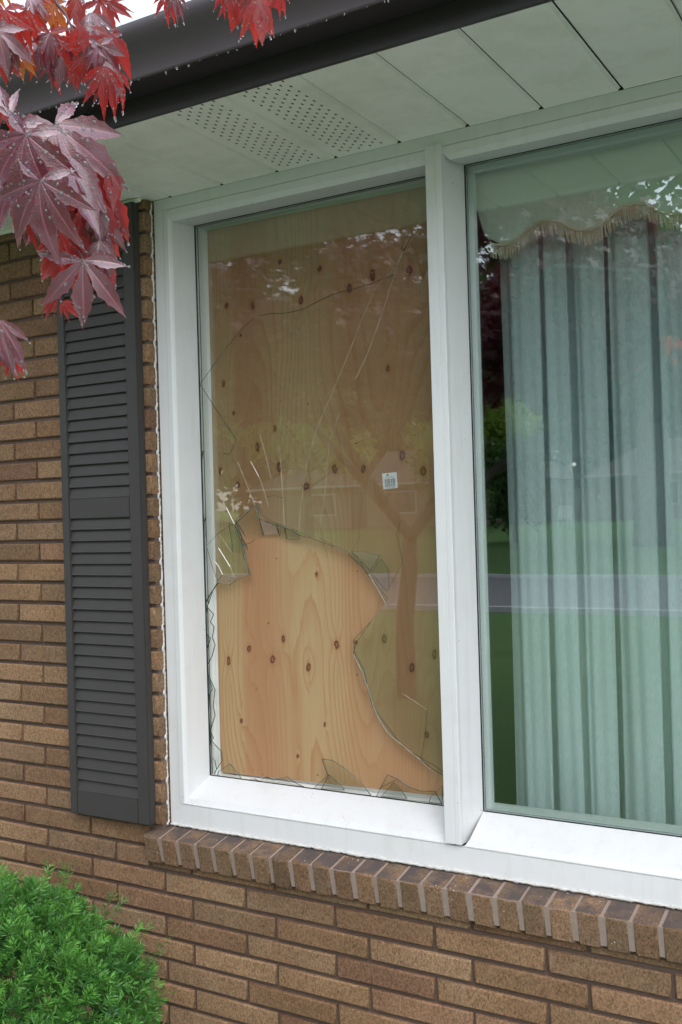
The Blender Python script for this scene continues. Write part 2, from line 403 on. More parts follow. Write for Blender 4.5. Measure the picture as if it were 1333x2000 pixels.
# caulk beads
mb = MB(); pts = []; rr = []
z = -.51
r2 = random.Random(4)
while z < 1.42:
    fr = (z / CO + .5) % 1.0; dj = min(abs(fr - 0.0), abs(fr - 1.0))
    pts.append((.6015 + r2.uniform(-.0006, .0006) - (.0015 if dj < .1 else 0), .036 + r2.uniform(-.001, .001) - (.003 if dj < .1 else 0), z)); rr.append((.0042 if dj < .1 else .0022) + r2.uniform(-.0009, .0014)); z += .0055
mb.tube(pts, rr, 6); wpart(mb, 'caulk_bead', M['caulk'])
mb = MB(); pts = []; rr = []; x = .604
while x < XR_END: pts.append((x, .0425 + r2.uniform(-.001, .001), -.5085 + r2.uniform(-.0012, .0012))); rr.append(.0042 + r2.uniform(-.0015, .0022)); x += .007
mb.tube(pts, rr, 6); wpart(mb, 'caulk_bead', M['caulk'])
# debris specks in the lower left corner of the frame
mb = MB()
for (u, v, n) in ((368, 1572, 16), (372, 1563, 8), (354, 1558, 5), (360, 1495, 4), (945, 1585, 9), (878, 355, 4), (925, 302, 5), (350, 1578, 8)):
    for k in range(n):
        pc = at(u + r2.gauss(0, 7), v + r2.gauss(0, 3), .0425 if u < 400 else .06); s_ = r2.uniform(.0008, .0022)
        mb.add([pc + np.array([r2.uniform(-1, 1), r2.uniform(-.6, .2), r2.uniform(-1, 1)]) * s_ for _ in range(4)], [(0, 1, 2), (0, 2, 3), (0, 3, 1), (1, 3, 2)])
M['debris'] = simple('debris_brown', (.09, .05, .025), .9, noise=.4, scale=300)
wpart(mb, 'debris', M['debris'], kind='stuff')

# glass --------------------------------------------------------------
def gp(u, v, y=.1405):
    q = at(u, v, y); return (q[0], q[2])
def plate(name, poly, y0, y1, mats, parent=win, tilt=None):
    """flat glass plate from an (x, z) outline; faces glass, rim dark edge"""
    bm = bmesh.new(); n = len(poly)
    f_ = [bm.verts.new((x, y0, z)) for x, z in poly]; b_ = [bm.verts.new((x, y1, z)) for x, z in poly]
    fs = [bm.faces.new(f_), bm.faces.new(b_[::-1])]
    for i in range(n):
        s_ = bm.faces.new((f_[i], b_[i], b_[(i + 1) % n], f_[(i + 1) % n])); s_.material_index = 1
    bm.faces.index_update(); tri_ = tessellate_polygon([[Vector((x, z, 0)) for x, z in poly]])
    for f in fs: bm.faces.remove(f)
    for a, b, c in tri_:
        bm.faces.new((f_[a], f_[b], f_[c])); bm.faces.new((b_[a], b_[c], b_[b]))
    bmesh.ops.recalc_face_normals(bm, faces=bm.faces)
    if tilt is not None:
        c = Vector((sum(p[0] for p in poly) / n, y0, max(p[1] for p in poly)))
        bmesh.ops.rotate(bm, verts=bm.verts, cent=c, matrix=Matrix.Rotation(tilt[0], 3, 'X') @ Matrix.Rotation(tilt[1], 3, 'Z'))
    me = bpy.data.meshes.new(name); bm.to_mesh(me); bm.free()
    o = link(name, me, mats, parent); o.location = -WO; return o
gm = [M['glass_tint'], M['glass_edge']]
hole = [(866, 1522), (845, 1503), (823, 1485), (790, 1459), (759, 1433), (741, 1405), (731, 1383), (721, 1350), (707, 1310), (690, 1277), (695, 1256), (724, 1215), (752, 1176), (735, 1145), (720, 1121), (700, 1100), (680, 1082), (655, 1069), (627, 1058), (603, 1050), (583, 1045), (570, 1036), (545, 1026), (505, 1013), (499, 986), (476, 1007), (459, 1024), (467, 1050), (474, 1064), (480, 1095), (486, 1123), (470, 1130), (447, 1143), (426, 1139), (411, 1160), (400, 1183)]
poly = [(.6875, 1.3548), (1.5195, 1.3548)] + [(1.5195, gp(*hole[0])[1])] + [gp(*h) for h in hole[1:]] + [(.6875, gp(*hole[-1])[1])]
pane = plate('broken_pane', poly, .1405, .1445, gm); inner_hole = [(u + dx_, v + dy_) for (u, v), dx_, dy_ in zip(hole, [random.Random(61).uniform(-1, 1)] * 0 + [5 * math.sin(k * 1.7) for k in range(len(hole))], [-4 + 4 * math.cos(k * 2.3) for k in range(len(hole))])]
y = .1500
poly2 = [(.6885, 1.3538), (1.5185, 1.3538), (1.5185, gp(*inner_hole[0], y)[1])] + [gp(*h, y) for h in inner_hole[1:-1]] + [(.6885, gp(*inner_hole[-1], y)[1])]
plate('broken_pane', poly2, y, y + .004, [M['glass'], M['glass_edge']])
pane['label'] = 'smashed clear pane with a wide jagged hole'
pane_r = plate('glass_pane', [(1.6095, 1.3615), (XR_END - .001, 1.3615), (XR_END - .001, -.3715), (1.6095, -.3715)], .1405, .1445, [M['glass_sound'], M['glass_edge']])
plate('glass_pane', [(1.6105, 1.360), (XR_END - .002, 1.360), (XR_END - .002, -.370), (1.6105, -.370)], .150, .154, [M['glass_sound'], M['glass_edge']])
shards = [
    [(425, 1517), (426, 1508), (449.5, 1491.7), (461, 1507), (474, 1524)],
    [(474, 1526), (497, 1521), (507, 1526), (520, 1517), (535, 1524), (545, 1521), (560, 1517), (575, 1528), (598, 1539)],
    [(612, 1541), (640, 1514), (632, 1492), (629, 1482.6), (648, 1485), (672, 1500), (700, 1524), (725, 1554)],
    [(628, 1541), (642, 1513), (655, 1525), (673, 1543)],
    [(735, 1556), (757, 1513), (775, 1522), (800, 1538), (820, 1545), (850, 1546), (863, 1570)],
    [(745, 1556), (769, 1529), (780, 1540), (795, 1560)],
    [(838, 1568), (842, 1556), (864, 1535), (864, 1571)],
]
def ribbon(mb, pts, w, y, mi=0):
    P = [(gp(u, v, y)[0], y, gp(u, v, y)[1]) for u, v in pts]
    mb.tube(P, w, 4, mi, sm=False)
for k, sh in enumerate(shards):
    y = .1405 if k % 2 == 0 else .1465
    P = [gp(u, v, y) for u, v in sh]
    o = plate('glass_shard', P, y, y + .0035, [M['glass'], M['glass_edge']])
    mb = MB(); ribbon(mb, sh, .00058, y - .0006); wpart(mb, 'glass_rim', M['crack_dark'], o)
strip = [(403.6, 1184), (417, 1200), (411, 1215), (418, 1224), (415, 1245), (420, 1260), (414, 1282), (406.6, 1297), (407.7, 1319), (420, 1348), (416.5, 1378), (420, 1398), (411, 1427), (417, 1442), (413, 1447), (432, 1468), (434, 1486), (424, 1502)]
y = .1465
o = plate('glass_shard', [gp(*q, y) for q in strip] + [(.6885, -.3700), (.6885, gp(400, 1180, y)[1])], y, y + .0035, [M['glass'], M['glass_edge']])
mb = MB(); ribbon(mb, strip, .0008, y - .0006); wpart(mb, 'glass_rim', M['crack_dark'], o)
strip2 = [(400, 1176), (404, 1190), (401, 1215), (400, 1234), (411, 1247), (404, 1270), (405, 1300), (407, 1318), (415, 1347), (409, 1356), (408, 1395), (410, 1420), (412, 1446), (408, 1470), (420, 1487), (423, 1503), (419, 1512)]
y = .1405
o = plate('glass_shard', [gp(*q, y) for q in strip2] + [(.6875, -.3715), (.6875, gp(398, 1176, y)[1])], y, y + .0035, [M['glass'], M['glass_edge']])
mb = MB(); ribbon(mb, strip2, .0009, y - .0006); wpart(mb, 'glass_rim', M['crack_dark'], o)
# loose inner pieces that lean outwards and mirror the path and the grass
tilted = [
    [(459, 1023), (499, 988), (503, 1010), (507, 1048), (496, 1056), (477, 1062)],
    [(447, 1022), (459, 1030), (474, 1066), (486, 1121), (470, 1128), (448, 1140)],
    [(506, 1015), (524, 1021), (538, 1030), (540, 1043), (510, 1047)],
    [(541, 1022), (555, 1026), (554, 1041), (543, 1048)],
    [(556, 1031), (583, 1040), (581, 1056), (557, 1054)],
    [(687, 1077), (712, 1078), (741, 1086), (731, 1104), (720, 1119)],
    [(722, 1121), (744, 1092), (756, 1112), (755, 1150), (750, 1158)],
]
for k, sh in enumerate(tilted):
    y = .1480
    P = [gp(u, v, y) for u, v in sh]
    plate('glass_fragment', P, y, y + .003, [M['glass'], M['glass_edge']], tilt=(.21 + .03 * (k % 3), .03 * ((k % 2) * 2 - 1)))
CR = [  # (width, material, points)
    (.0011, 'crack_dark', [(770, 537), (745, 546), (728, 553), (700, 562), (680, 567), (650, 575), (625, 587), (600, 600), (585, 606), (555, 612), (525, 613), (500, 618), (475, 640), (440, 682), (391, 750)]),
    (.0012, 'crack_dark', [(391, 750), (420, 796), (450, 840), (462, 860), (455, 876), (448, 888), (437, 885)]),
    (.0018, 'crack_dark', [(397, 880), (394, 905), (395, 950), (397, 985), (398, 1000), (400, 1020), (402, 1010)]),
    (.0015, 'crack_dark', [(398, 1000), (401, 1035), (404, 1068), (413, 1100), (426, 1138), (411, 1160), (400, 1180)]),
    (.0011, 'crack_glint_dim', [(832, 392), (805, 450), (787, 488), (770, 538), (757, 580), (744, 620), (717, 694), (695, 740)]),
    (.0008, 'crack_glint_dim', [(832, 405), (812, 455), (785, 500), (770, 525), (734, 562), (707, 624), (680, 694), (651, 763), (620, 834), (600, 902), (588, 987), (584, 1040)]),
    (.0007, 'crack_glint_dim', [(663, 807), (643, 868), (636, 956), (630, 994), (622, 1056)]),
    (.0008, 'crack_glint_dim', [(508, 849), (517, 880), (530, 935)]), (.0008, 'crack_glint_dim', [(546, 872), (551, 940), (556, 1026)]),
    (.0011, 'crack_glint', [(490, 901), (498, 916), (506, 931)]), (.0007, 'crack_glint_dim', [(506, 931), (516, 958), (525, 990)]),
    (.0009, 'crack_glint_dim', [(464, 902), (478, 935), (498, 987)]), (.0014, 'crack_glint', [(443, 992), (450, 1007), (458, 1023)]),
    (.0014, 'crack_glint', [(427, 1070), (437, 1086), (450, 1107)]), (.0012, 'crack_glint', [(419, 1095), (428, 1107), (435, 1122)]),
    (.0007, 'crack_glint_dim', [(450, 1107), (458, 1128)]), (.0007, 'crack_glint_dim', [(429, 1045), (440, 1060), (452, 1078)]),
    (.0006, 'crack_dark', [(458, 1023), (440, 1032), (424, 1044), (404, 1066)]), (.0006, 'crack_dark', [(520, 971), (535, 968), (555, 973)]),
    (.0010, 'crack_dark', [(435, 1122), (424, 1137)]), (.0008, 'crack_dark', [(447, 1143), (466, 1129)]),
    (.0012, 'glass_edge', [(474, 1064), (480, 1095), (486, 1123)]), (.0011, 'glass_edge', [(459, 1023), (476, 1007), (499, 987)]), (.0011, 'glass_edge', [(474, 1064), (489, 1061), (496, 1055)]),
    (.0010, 'crack_glint_dim', [(720, 1121), (735, 1145), (752, 1176), (756, 1187)]), (.0009, 'crack_glint_dim', [(752, 1176), (738, 1196), (724, 1215)]),
    (.0009, 'crack_glint_dim', [(690, 1277), (707, 1310), (721, 1350), (731, 1383), (741, 1405), (759, 1433), (790, 1459), (823, 1485)]),
    (.0006, 'crack_dark', [(783, 1017), (775, 1045), (787, 1097), (765, 1140)]), (.0008, 'crack_glint_dim', [(787, 1355), (812, 1371), (835, 1387)]),
    (.0007, 'crack_dark', [(835, 1387), (830, 1440), (822, 1487)]), (.0006, 'crack_glint_dim', [(822, 1487), (845, 1505), (862, 1522)]),
    (.0009, 'glass_edge', [(499, 987), (505, 1013), (524, 1021), (545, 1027), (570, 1037), (583, 1045), (603, 1050)]), (.0008, 'crack_dark', [(603, 1050), (627, 1058), (655, 1069)]),
    (.0009, 'crack_dark', [(680, 1082), (700, 1100), (720, 1121)]), (.0006, 'crack_glint_dim', [(655, 1069), (680, 1082)]), (.0006, 'crack_dark', [(720, 1121), (741, 1086)]), (.0006, 'crack_dark', [(687, 1077), (705, 1045)]),
    (.0006, 'crack_glint_dim', [(440, 805), (428, 770)]), (.0005, 'crack_glint_dim', [(437, 740), (405, 690)]), (.0006, 'crack_glint_dim', [(760, 880), (740, 905), (722, 935)]),
    (.0008, 'crack_dark', [(740, 1540), (775, 1523)]), (.0012, 'crack_dark', [(770, 1513), (785, 1524), (800, 1536)]),
]
for w_, mname, pts in CR:
    mb = MB(); ribbon(mb, pts, w_ * (.62 if mname == 'crack_glint_dim' else .8), .1398); wpart(mb, 'crack', M[mname], pane)

# ------------------------------------------------------------------ plywood behind the broken pane
PY = .170
TLp, BLp, BRp, TRp = (at(405, 450, PY), at(432, 1508, PY), None, at(832, 362, PY))
xl_t, xl_b = TLp[0], BLp[0]; zt_l, zt_r = TLp[2], TLp[2] - .006; zb_l = BLp[2]; zb_r = at(865, 1555, PY)[2]
xr_ = 1.530; xmid = at(865, 1555, PY)[0]
NXp, NZp = 190, 400
uu = np.linspace(0, 1, NXp + 1); ww = np.linspace(0, 1, NZp + 1)
UU, WW = np.meshgrid(uu, ww)
XL = xl_b + (xl_t - xl_b) * WW
XX = XL + (xr_ - XL) * UU
zbr = zb_l + (zb_r - zb_l) * (xr_ - xl_b) / (xmid - xl_b)
ZB = zb_l + (zbr - zb_l) * UU; ZT = zt_l + (zt_r - zt_l) * UU
ZZ = ZB + (ZT - ZB) * WW
knots = [(447, 1291, 1), (487, 1267, 1), (533, 1288, 1.1), (603, 1303, 1.1), (554, 1248, .8), (658, 1259, 1), (696, 1255, .5), (751, 1248, .9), (805, 1304, 1),
         (431, 920, .8), (465, 947, 1), (503, 873, 1), (546, 912, 1.1), (598, 950, 1.2), (654, 916, 1.1), (710, 916, 1.1), (786, 890, 1.1), (827, 920, 1.3),
         (443, 597, .9), (494, 597, 1), (588, 587, 1.1), (683, 563, 1), (728, 537, 1.1), (800, 528, 1.3), (625, 525, .8), (547, 512, .6), (789, 486, .5),
         (437, 750, .7), (537, 837, .6), (758, 720, .7), (834, 1435, .8), (472, 1408, .6), (635, 1415, .4), (582, 1477, .4), (457, 807, .5), (849, 1278, 1), (470, 655, .3), (619, 1122, .5)]
K = [(gp(u, v, PY), s_) for u, v, s_ in knots]
def lowf(fx, fz, n, seed):
    r = np.random.default_rng(seed); out = np.zeros_like(XX)
    for _ in range(n):
        out += np.sin(XX * r.normal(0, fx) + ZZ * r.normal(0, fz) + r.uniform(0, 6.28)) / math.sqrt(n)
    return out
ph = XX * 30 + lowf(9, 2.6, 14, 3) * 3.4 + lowf(24, 5, 14, 5) * .55 + lowf(60, 14, 10, 9) * .10
kn = np.zeros_like(XX); halo = np.zeros_like(XX)
for (kx, kz), s_ in K:
    dx = XX - kx; dz = ZZ - kz
    ph += 1.3 * s_ * np.exp(-(dx / (.022 * s_)) ** 2 - (dz / (.055 * s_)) ** 2) * np.sign(dx + 1e-4)
    r_ = np.sqrt((dx / (.8 + .4 * ((kx * 91) % 1))) ** 2 + (dz / (1.1 + .7 * ((kz * 77) % 1))) ** 2)
    kn = np.maximum(kn, np.clip(1.6 - r_ / ((.0046 * s_ + .0006) * (1 + .12 * np.sin(2 * np.arctan2(dz, dx) + kx * 90) + .08 * np.sin(5 * np.arctan2(dz, dx) + kz * 70))), 0, 1))
    tail = np.exp(-(dx / (.0035 * s_)) ** 2) * np.exp(-np.abs(dz) / (.022 * s_))
    halo = np.maximum(halo, np.clip(.85 * np.exp(-(r_ / (.013 * s_)) ** 2) + .6 * tail, 0, 1))
bands = np.interp(XX, [.70, .715, .72, .795, .81, .86, .90, .97, 1.02, 1.06, 1.10, 1.16, 1.19, 1.24, 1.27, 1.34, 1.38, 1.45, 1.53], [.8, .7, .15, .12, .75, .85, .7, .35, .12, .1, .2, .25, .65, .85, .75, .9, .7, .35, .3])
heart = np.clip(bands + lowf(14, 1.8, 12, 21) * .20 + lowf(5, 3, 6, 25) * .12, 0, 1)
mb_v = np.stack([XX, np.full_like(XX, PY), ZZ], -1).reshape(-1, 3)
nxp = NXp + 1
idx = np.arange((NXp + 1) * (NZp + 1)).reshape(NZp + 1, NXp + 1)
qf = np.stack([idx[:-1, :-1], idx[:-1, 1:], idx[1:, 1:], idx[1:, :-1]], -1).reshape(-1, 4)
me = bpy.data.meshes.new('face_veneer'); me.from_pydata(mb_v.tolist(), [], qf.tolist()); me.update()
for nm, arr in (('phase', ph), ('heart', heart), ('knot', kn), ('halo', halo)):
    a = me.attributes.new(nm, 'FLOAT', 'POINT'); a.data.foreach_set('value', arr.reshape(-1).astype(np.float32))
t = NT('plywood_veneer'); p = t.pos()
def attr(nm): return t.n('ShaderNodeAttribute', attribute_name=nm).outputs['Fac']
base = t.mix(attr('heart'), (.42, .300, .158), (.385, .212, .110))
mp = t.n('ShaderNodeMapping'); t.inp(mp, 'Vector', p); mp.inputs['Scale'].default_value = (300, 1, 7)
fine = t.noise(mp.outputs[0], 1., 4, .7)
base = t.mix(t.maprange(fine, .3, .7), t.mix(1., base, (.86, .83, .80), 'MULTIPLY'), base)
phs = t.math('ADD', attr('phase'), t.math('MULTIPLY', t.noise(mp.outputs[0], .35, 3), .35))
fr = t.math('FRACT', phs)
ringf = t.ramp(fr, [(0, (0, 0, 0)), (.45, (.10,) * 3), (.80, (.55,) * 3), (.92, (1, 1, 1)), (.975, (.75,) * 3), (1, (0, 0, 0))])
mp2 = t.n('ShaderNodeMapping'); t.inp(mp2, 'Vector', p); mp2.inputs['Scale'].default_value = (7, 1, 1.2)
base = t.mix(t.math('MULTIPLY', ringf, t.maprange(t.noise(mp2.outputs[0], 1., 3), .3, .7, .35, .95)), base, (.33, .165, .075))
base = t.mix(t.math('MULTIPLY', attr('halo'), .65), base, (.30, .12, .05))
kc = t.ramp(attr('knot'), [(0, (.3, .12, .05)), (.35, (.09, .035, .018)), (.75, (.15, .07, .034)), (1, (.24, .12, .06))])
base = t.mix(t.maprange(attr('knot'), 0, .2), base, kc)
st = t.n('ShaderNodeTexVoronoi', feature='F1', i_Scale=26.); t.inp(st, 'Vector', p)
base = t.mix(t.math('MULTIPLY', t.math('LESS_THAN', st.outputs['Distance'], .06), t.math('GREATER_THAN', t.noise(p, 7, 2), .60)), base, (.05, .025, .015))
t.set(Base_Color=base, Roughness=.72); t.inp(t.b, 'Specular IOR Level', .25); t.inp(t.b, 'Normal', t.bump(fine, .10, .002)); M['ply'] = t.m
ply = empty('plywood_board', (1.1, PY + .006, zb_l), 'knotty orange plywood board boarding up the smashed pane from inside', 'plywood')
PO = Vector((1.1, PY + .006, zb_l))
o = link('face_veneer', me, M['ply'], ply); o.location = -PO
mb = MB()
fr_ = [(xl_b, PY + .0005, zb_l), (xr_, PY + .0005, zbr), (xr_, PY + .0005, zt_r), (xl_t, PY + .0005, zt_l)]; bk = [(a, PY + .013, c) for a, b, c in fr_]
mb.add(fr_ + bk, [(0, 3, 2, 1), (4, 5, 6, 7), (0, 1, 5, 4), (1, 2, 6, 5), (2, 3, 7, 6), (3, 0, 4, 7)])
M['ply_core'] = simple('plywood_core', (.36, .21, .11), .8, noise=.4, scale=160)
o = fixn(mb.build('core', M['ply_core'], ply)); o.location = -PO
# price sticker with bar code
lt = empty('barcode_sticker', tuple(at(762, 939, PY - .0006)), 'small white bar code sticker on the plywood', 'sticker')
lx, lz = gp(762, 939, PY); la = math.radians(3.0)
a_, b_ = gp(747.5, 925, PY), gp(776.5, 953, PY)
LWd, LHt = abs(b_[0] - a_[0]) * 1.0, abs(a_[1] - b_[1]) * 1.06
lt.rotation_euler = (0, -la, 0)
M['paper'] = simple('label_paper', (.72, .74, .74), .5, noise=.05); M['ink'] = simple('label_ink', (.03, .03, .03), .5); M['green_ink'] = simple('label_green', (.02, .16, .06), .5)
mb = MB(); mb.box((-LWd / 2, -.0002, -LHt / 2), (LWd / 2, .0004, LHt / 2)); mb.build('paper', M['paper'], lt)
mb = MB(); rb = random.Random(3); x = -.36 * LWd
while x < .36 * LWd:
    w_ = rb.choice([.0006, .0006, .001, .0015]);
    if not (-.02 * LWd < x < .02 * LWd): mb.box((x, -.0004, -.36 * LHt), (x + w_, -.00025, .13 * LHt))
    x += w_ + rb.choice([.0006, .0008, .0012])
mb.build('bar_code', M['ink'], lt)
mb = MB(); mb.add([(-.22 * LWd, -.0004, .32 * LHt), (-.06 * LWd, -.0004, .32 * LHt), (-.08 * LWd, -.0004, .40 * LHt), (-.14 * LWd, -.0004, .46 * LHt), (-.2 * LWd, -.0004, .40 * LHt)], [(0, 1, 2, 3, 4)]); mb.build('logo', M['green_ink'], lt)
def text(body, size, x, z, parent, mat, name='lettering'):
    cu = bpy.data.curves.new(name, 'FONT'); cu.body = body; cu.size = size; cu.align_x = 'CENTER'
    o = bpy.data.objects.new(name, cu); COL.objects.link(o); o.parent = parent; o.location = (x, -.00045, z); o.rotation_euler = (math.pi / 2, 0, 0); cu.materials.append(mat)
    me_ = bpy.data.meshes.new_from_object(o); o2 = link(name, me_, None, parent); o2.location = o.location; o2.rotation_euler = o.rotation_euler; bpy.data.objects.remove(o); return o2
text('0.5 SPF 4x8', LHt * .12, 0, .19 * LHt, lt, M['ink'])
text('0 61734 11285 4', LHt * .09, 0, -.46 * LHt, lt, M['ink'])

# ------------------------------------------------------------------ behind the sound pane: blind, curtains, room
mb = MB()
rx0, rx1, ry0, ry1, rz0, rz1 = .45, 4.3, .21, 4.6, GZ + .1, 1.42
mb.add([(rx0, ry0 + .02, rz0), (rx1, ry0 + .02, rz0), (rx1, ry1, rz0), (rx0, ry1, rz0), (rx0, ry0 + .02, rz1), (rx1, ry0 + .02, rz1), (rx1, ry1, rz1), (rx0, ry1, rz1)], [(0, 1, 2, 3), (4, 7, 6, 5), (1, 5, 6, 2), (2, 6, 7, 3), (3, 7, 4, 0)])
mb.build('room', M['room'], kind='structure')
mb = MB()    # inner lining so no daylight slips past the frame
for a, b in (((.45, .231, GZ + .1), (.66, .25, 1.42)), ((.66, .231, GZ + .1), (4.3, .25, -.40)), ((.66, .231, 1.385), (4.3, .25, 1.42)), ((1.53, .231, -.40), (1.592, .25, 1.385)), ((.66, .231, -.4), (.68, .25, 1.385))): mb.box(a, b)
mb.build('room_wall', M['room'], kind='structure')
t = NT('blind_cloth'); p = t.pos()
wv = t.n('ShaderNodeMapping'); t.inp(wv, 'Vector', p); wv.inputs['Scale'].default_value = (1, 1, 1)
bc = t.mix(t.noise(p, 14, 4), (.76, .79, .69), (.82, .85, .75))
t.set(Base_Color=bc, Roughness=.85); t.inp(t.b, 'Normal', t.bump(t.noise(p, 600, 2), .15, .002)); M['blind'] = t.m
t = NT('fringe_cotton'); p = t.pos(); t.set(Base_Color=t.mix(t.noise(p, 120, 3), (.74, .62, .44), (.88, .78, .60)), Roughness=.9); M['fringe'] = t.m
BY = .215
blind = empty('roller_blind', (1.62, BY, 1.36), 'pale green roller blind with a scalloped fringed edge', 'blind')
def scallop(x):
    per = .2335; ph_ = (x - 1.796) / per
    c_ = math.cos(2 * math.pi * ph_)
    return 1.1785 + .0225 * (abs(c_) ** .8 * (1 if c_ > 0 else -1)) 
def bx0(z): return 1.606 + max(0, (1.29 - z)) ** 1.5 * .55
vs = []; fs = []; NX = 150; NZ = 22
for i in range(NX + 1):
    for j in range(NZ + 1):
        f = i / NX; x_ = 1.606 + f * (3.96 - 1.606); zb_ = scallop(x_)
        z_ = zb_ + (1.358 - zb_) * j / NZ
        if f < .08: x_ += (bx0(z_) - 1.606) * (1 - f / .08)
        cr_ = .004 * math.exp(-((z_ - 1.263) / .012) ** 2)
        vs.append((x_ - 1.62, .006 * math.sin(x_ * 5) * (1 - j / NZ) + .012 * (1 - j / NZ) ** 2 + (.008 * (j / NZ) ** 6) - cr_, z_ - 1.36))
for i in range(NX):
    for j in range(NZ): q = i * (NZ + 1) + j; fs.append((q, q + NZ + 1, q + NZ + 2, q + 1))
mb = MB(); mb.add(vs, fs, 0, True); mb.build('blind_sheet', M['blind'], blind)
mb = MB(); mb.tube([(-.006, .022, .004), (2.33, .022, .004)], .02, 14); mb.build('roller_tube', M['blind'], blind)
mb = MB(); mb.box((-.0105, -.002, -.02), (-.0075, .03, .03)); mb.build('bracket', M['stop'], blind)
rf = random.Random(8)
strands = MB(); x = 1.640; nst = 0; extra = MB()
while x < 3.9:
    zt_ = scallop(x) + .002; L = .042 + rf.uniform(-.004, .003); yy = BY + .0115 + .006 * math.sin(x * 5) + rf.uniform(-.0015, .0015)
    tgt = None
    lean = rf.uniform(-.005, .005) + .004
    pts_ = [(0, 0, 0), (lean * .3, rf.uniform(-.001, .001), -L * .5), (lean, rf.uniform(-.002, .002), -L)]
    if x < 2.25 and nst < 170:
        mb = MB(); mb.tube(pts_, [.0019, .0018, .0014], 4); o = mb.build('fringe_strand', M['fringe'], blind); o.location = (x - 1.62, yy - BY, zt_ - 1.36); nst += 1; x += .0040
    else:
        extra.tube([(a + x - 1.62, b + yy - BY, c + zt_ - 1.36) for a, b, c in pts_], [.0019, .0018, .0014], 4); x += .0042
extra.build('fringe', M['fringe'], blind, kind='stuff')
mb = MB(); mb.tube([(x_ - 1.62, .0095 + .006 * math.sin(x_ * 5), scallop(x_) - 1.36) for x_ in np.arange(1.64, 3.9, .008)], [.0034 + .0008 * math.sin(k * 2.4) for k in range(len(np.arange(1.64, 3.9, .008)))], 5); mb.build('braid', M['fringe'], blind)
t = NT('sheer_curtain'); p = t.pos(); t.t.nodes.remove(t.b)
mp = t.n('ShaderNodeMapping'); t.inp(mp, 'Vector', p); mp.inputs['Scale'].default_value = (900, 900, 60)
wf = t.noise(mp.outputs[0], 1., 2)
cc = t.mix(wf, (.71, .82, .82), (.81, .90, .90))
df = t.n('ShaderNodeBsdfDiffuse'); t.inp(df, 0, cc); tl = t.n('ShaderNodeBsdfTranslucent'); t.inp(tl, 0, cc); trn = t.n('ShaderNodeBsdfTransparent')
m1 = t.n('ShaderNodeMixShader'); m1.inputs[0].default_value = .12; t.t.links.new(df.outputs[0], m1.inputs[1]); t.t.links.new(tl.outputs[0], m1.inputs[2])
m2 = t.n('ShaderNodeMixShader'); t.inp(m2, 0, t.maprange(wf, .3, .7, .74, .92)); t.t.links.new(trn.outputs[0], m2.inputs[1]); t.t.links.new(m1.outputs[0], m2.inputs[2])
t.t.links.new(m2.outputs[0], t.o.inputs[0]); M['sheer'] = t.m
CY = .30
M['sheer_back'] = simple('curtain_lining', (.36, .42, .42), .9, noise=.25, scale=30)
def curtain(plan, z0, z1, label, seed, hem=True):
    r = random.Random(seed)
    root = None
    # plan: list of (x, y offset); smooth within pleats
    pts = []
    for (a, b) in zip(plan[:-1], plan[1:]):
        n = max(2, int(abs(b[0] - a[0]) / .008) + 2)
        for k in range(n):
            s_ = k / n; pts.append((a[0] + (b[0] - a[0]) * s_, a[1] + (b[1] - a[1]) * (s_ * s_ * (3 - 2 * s_))))
    pts.append(plan[-1])
    NZ = 40; vs = []; fs = []
    ph_ = [r.uniform(0, 6) for _ in range(4)]
    for (x_, y_) in pts:
        for j in range(NZ + 1):
            s_ = j / NZ; z_ = z0 + (z1 - z0) * s_
            fl = (1 - s_)
            xx = x_ + .006 * fl * math.sin(x_ * 23 + ph_[0]) + .004 * math.sin(s_ * 3 + x_ * 40 + ph_[1]) * fl
            yy = y_ * (1.15 - .3 * s_) + .004 * math.sin(s_ * 5 + x_ * 31 + ph_[2]) + .0022 * math.sin(x_ * 190 + s_ * 2)
            vs.append((xx, CY + yy, z_))
    for i in range(len(pts) - 1):
        for j in range(NZ): q = i * (NZ + 1) + j; fs.append((q, q + NZ + 1, q + NZ + 2, q + 1))
    mb = MB(); mb.add(vs, fs, 0, True)
    o = mb.build('sheer_curtain', M['sheer'])
    xs_ = np.arange(min(q[0] for q in plan) + .012, max(q[0] for q in plan), .01); mb = MB(); vs = []; fs = []
    for x_ in xs_:
        yb_ = CY + .085 + .010 * math.sin(x_ * 62 + ph_[0]) + .006 * math.sin(x_ * 140)
        vs += [(x_, yb_, z0), (x_ + .004 * math.sin(x_ * 20), yb_ - .004, z1)]
    mb.add(vs, [(2 * i, 2 * i + 2, 2 * i + 3, 2 * i + 1) for i in range(len(xs_) - 1)], 0, True); mb.build('back_layer', M['sheer_back'], o)
    o['label'] = label; o['category'] = 'curtain'; o['group'] = 'sheer curtains behind the window'
    return o
zc0, zc1 = -.46, 1.36
curtain([(1.628, .03), (1.686, .0), (1.75, .004), (1.735, .03), (1.70, .045), (1.742, .06), (1.80, .055), (1.772, .02), (1.76, .004), (1.828, .0), (1.815, .03), (1.79, .05), (1.86, .055), (1.862, .05), (1.845, .012), (1.875, .0), (1.932, .006)], zc0, zc1, 'pale sheer curtain panel nearest the mullion, pulled into narrow folds', 5)
curtain([(1.940, .022), (1.968, .004), (2.015, .0), (2.045, .012), (2.03, .035), (2.0, .05), (2.05, .06), (2.10, .05), (2.085, .02), (2.064, .004), (2.128, .0), (2.2, .01), (2.17, .04), (2.25, .06), (2.33, .04), (2.28, .01), (2.45, .0), (2.6, .03), (2.55, .06), (2.8, .03), (3.0, .0), (3.3, .03), (3.6, .0), (3.97, .03)], zc0, zc1, 'wide sheer curtain panel right of the dark slit', 6)

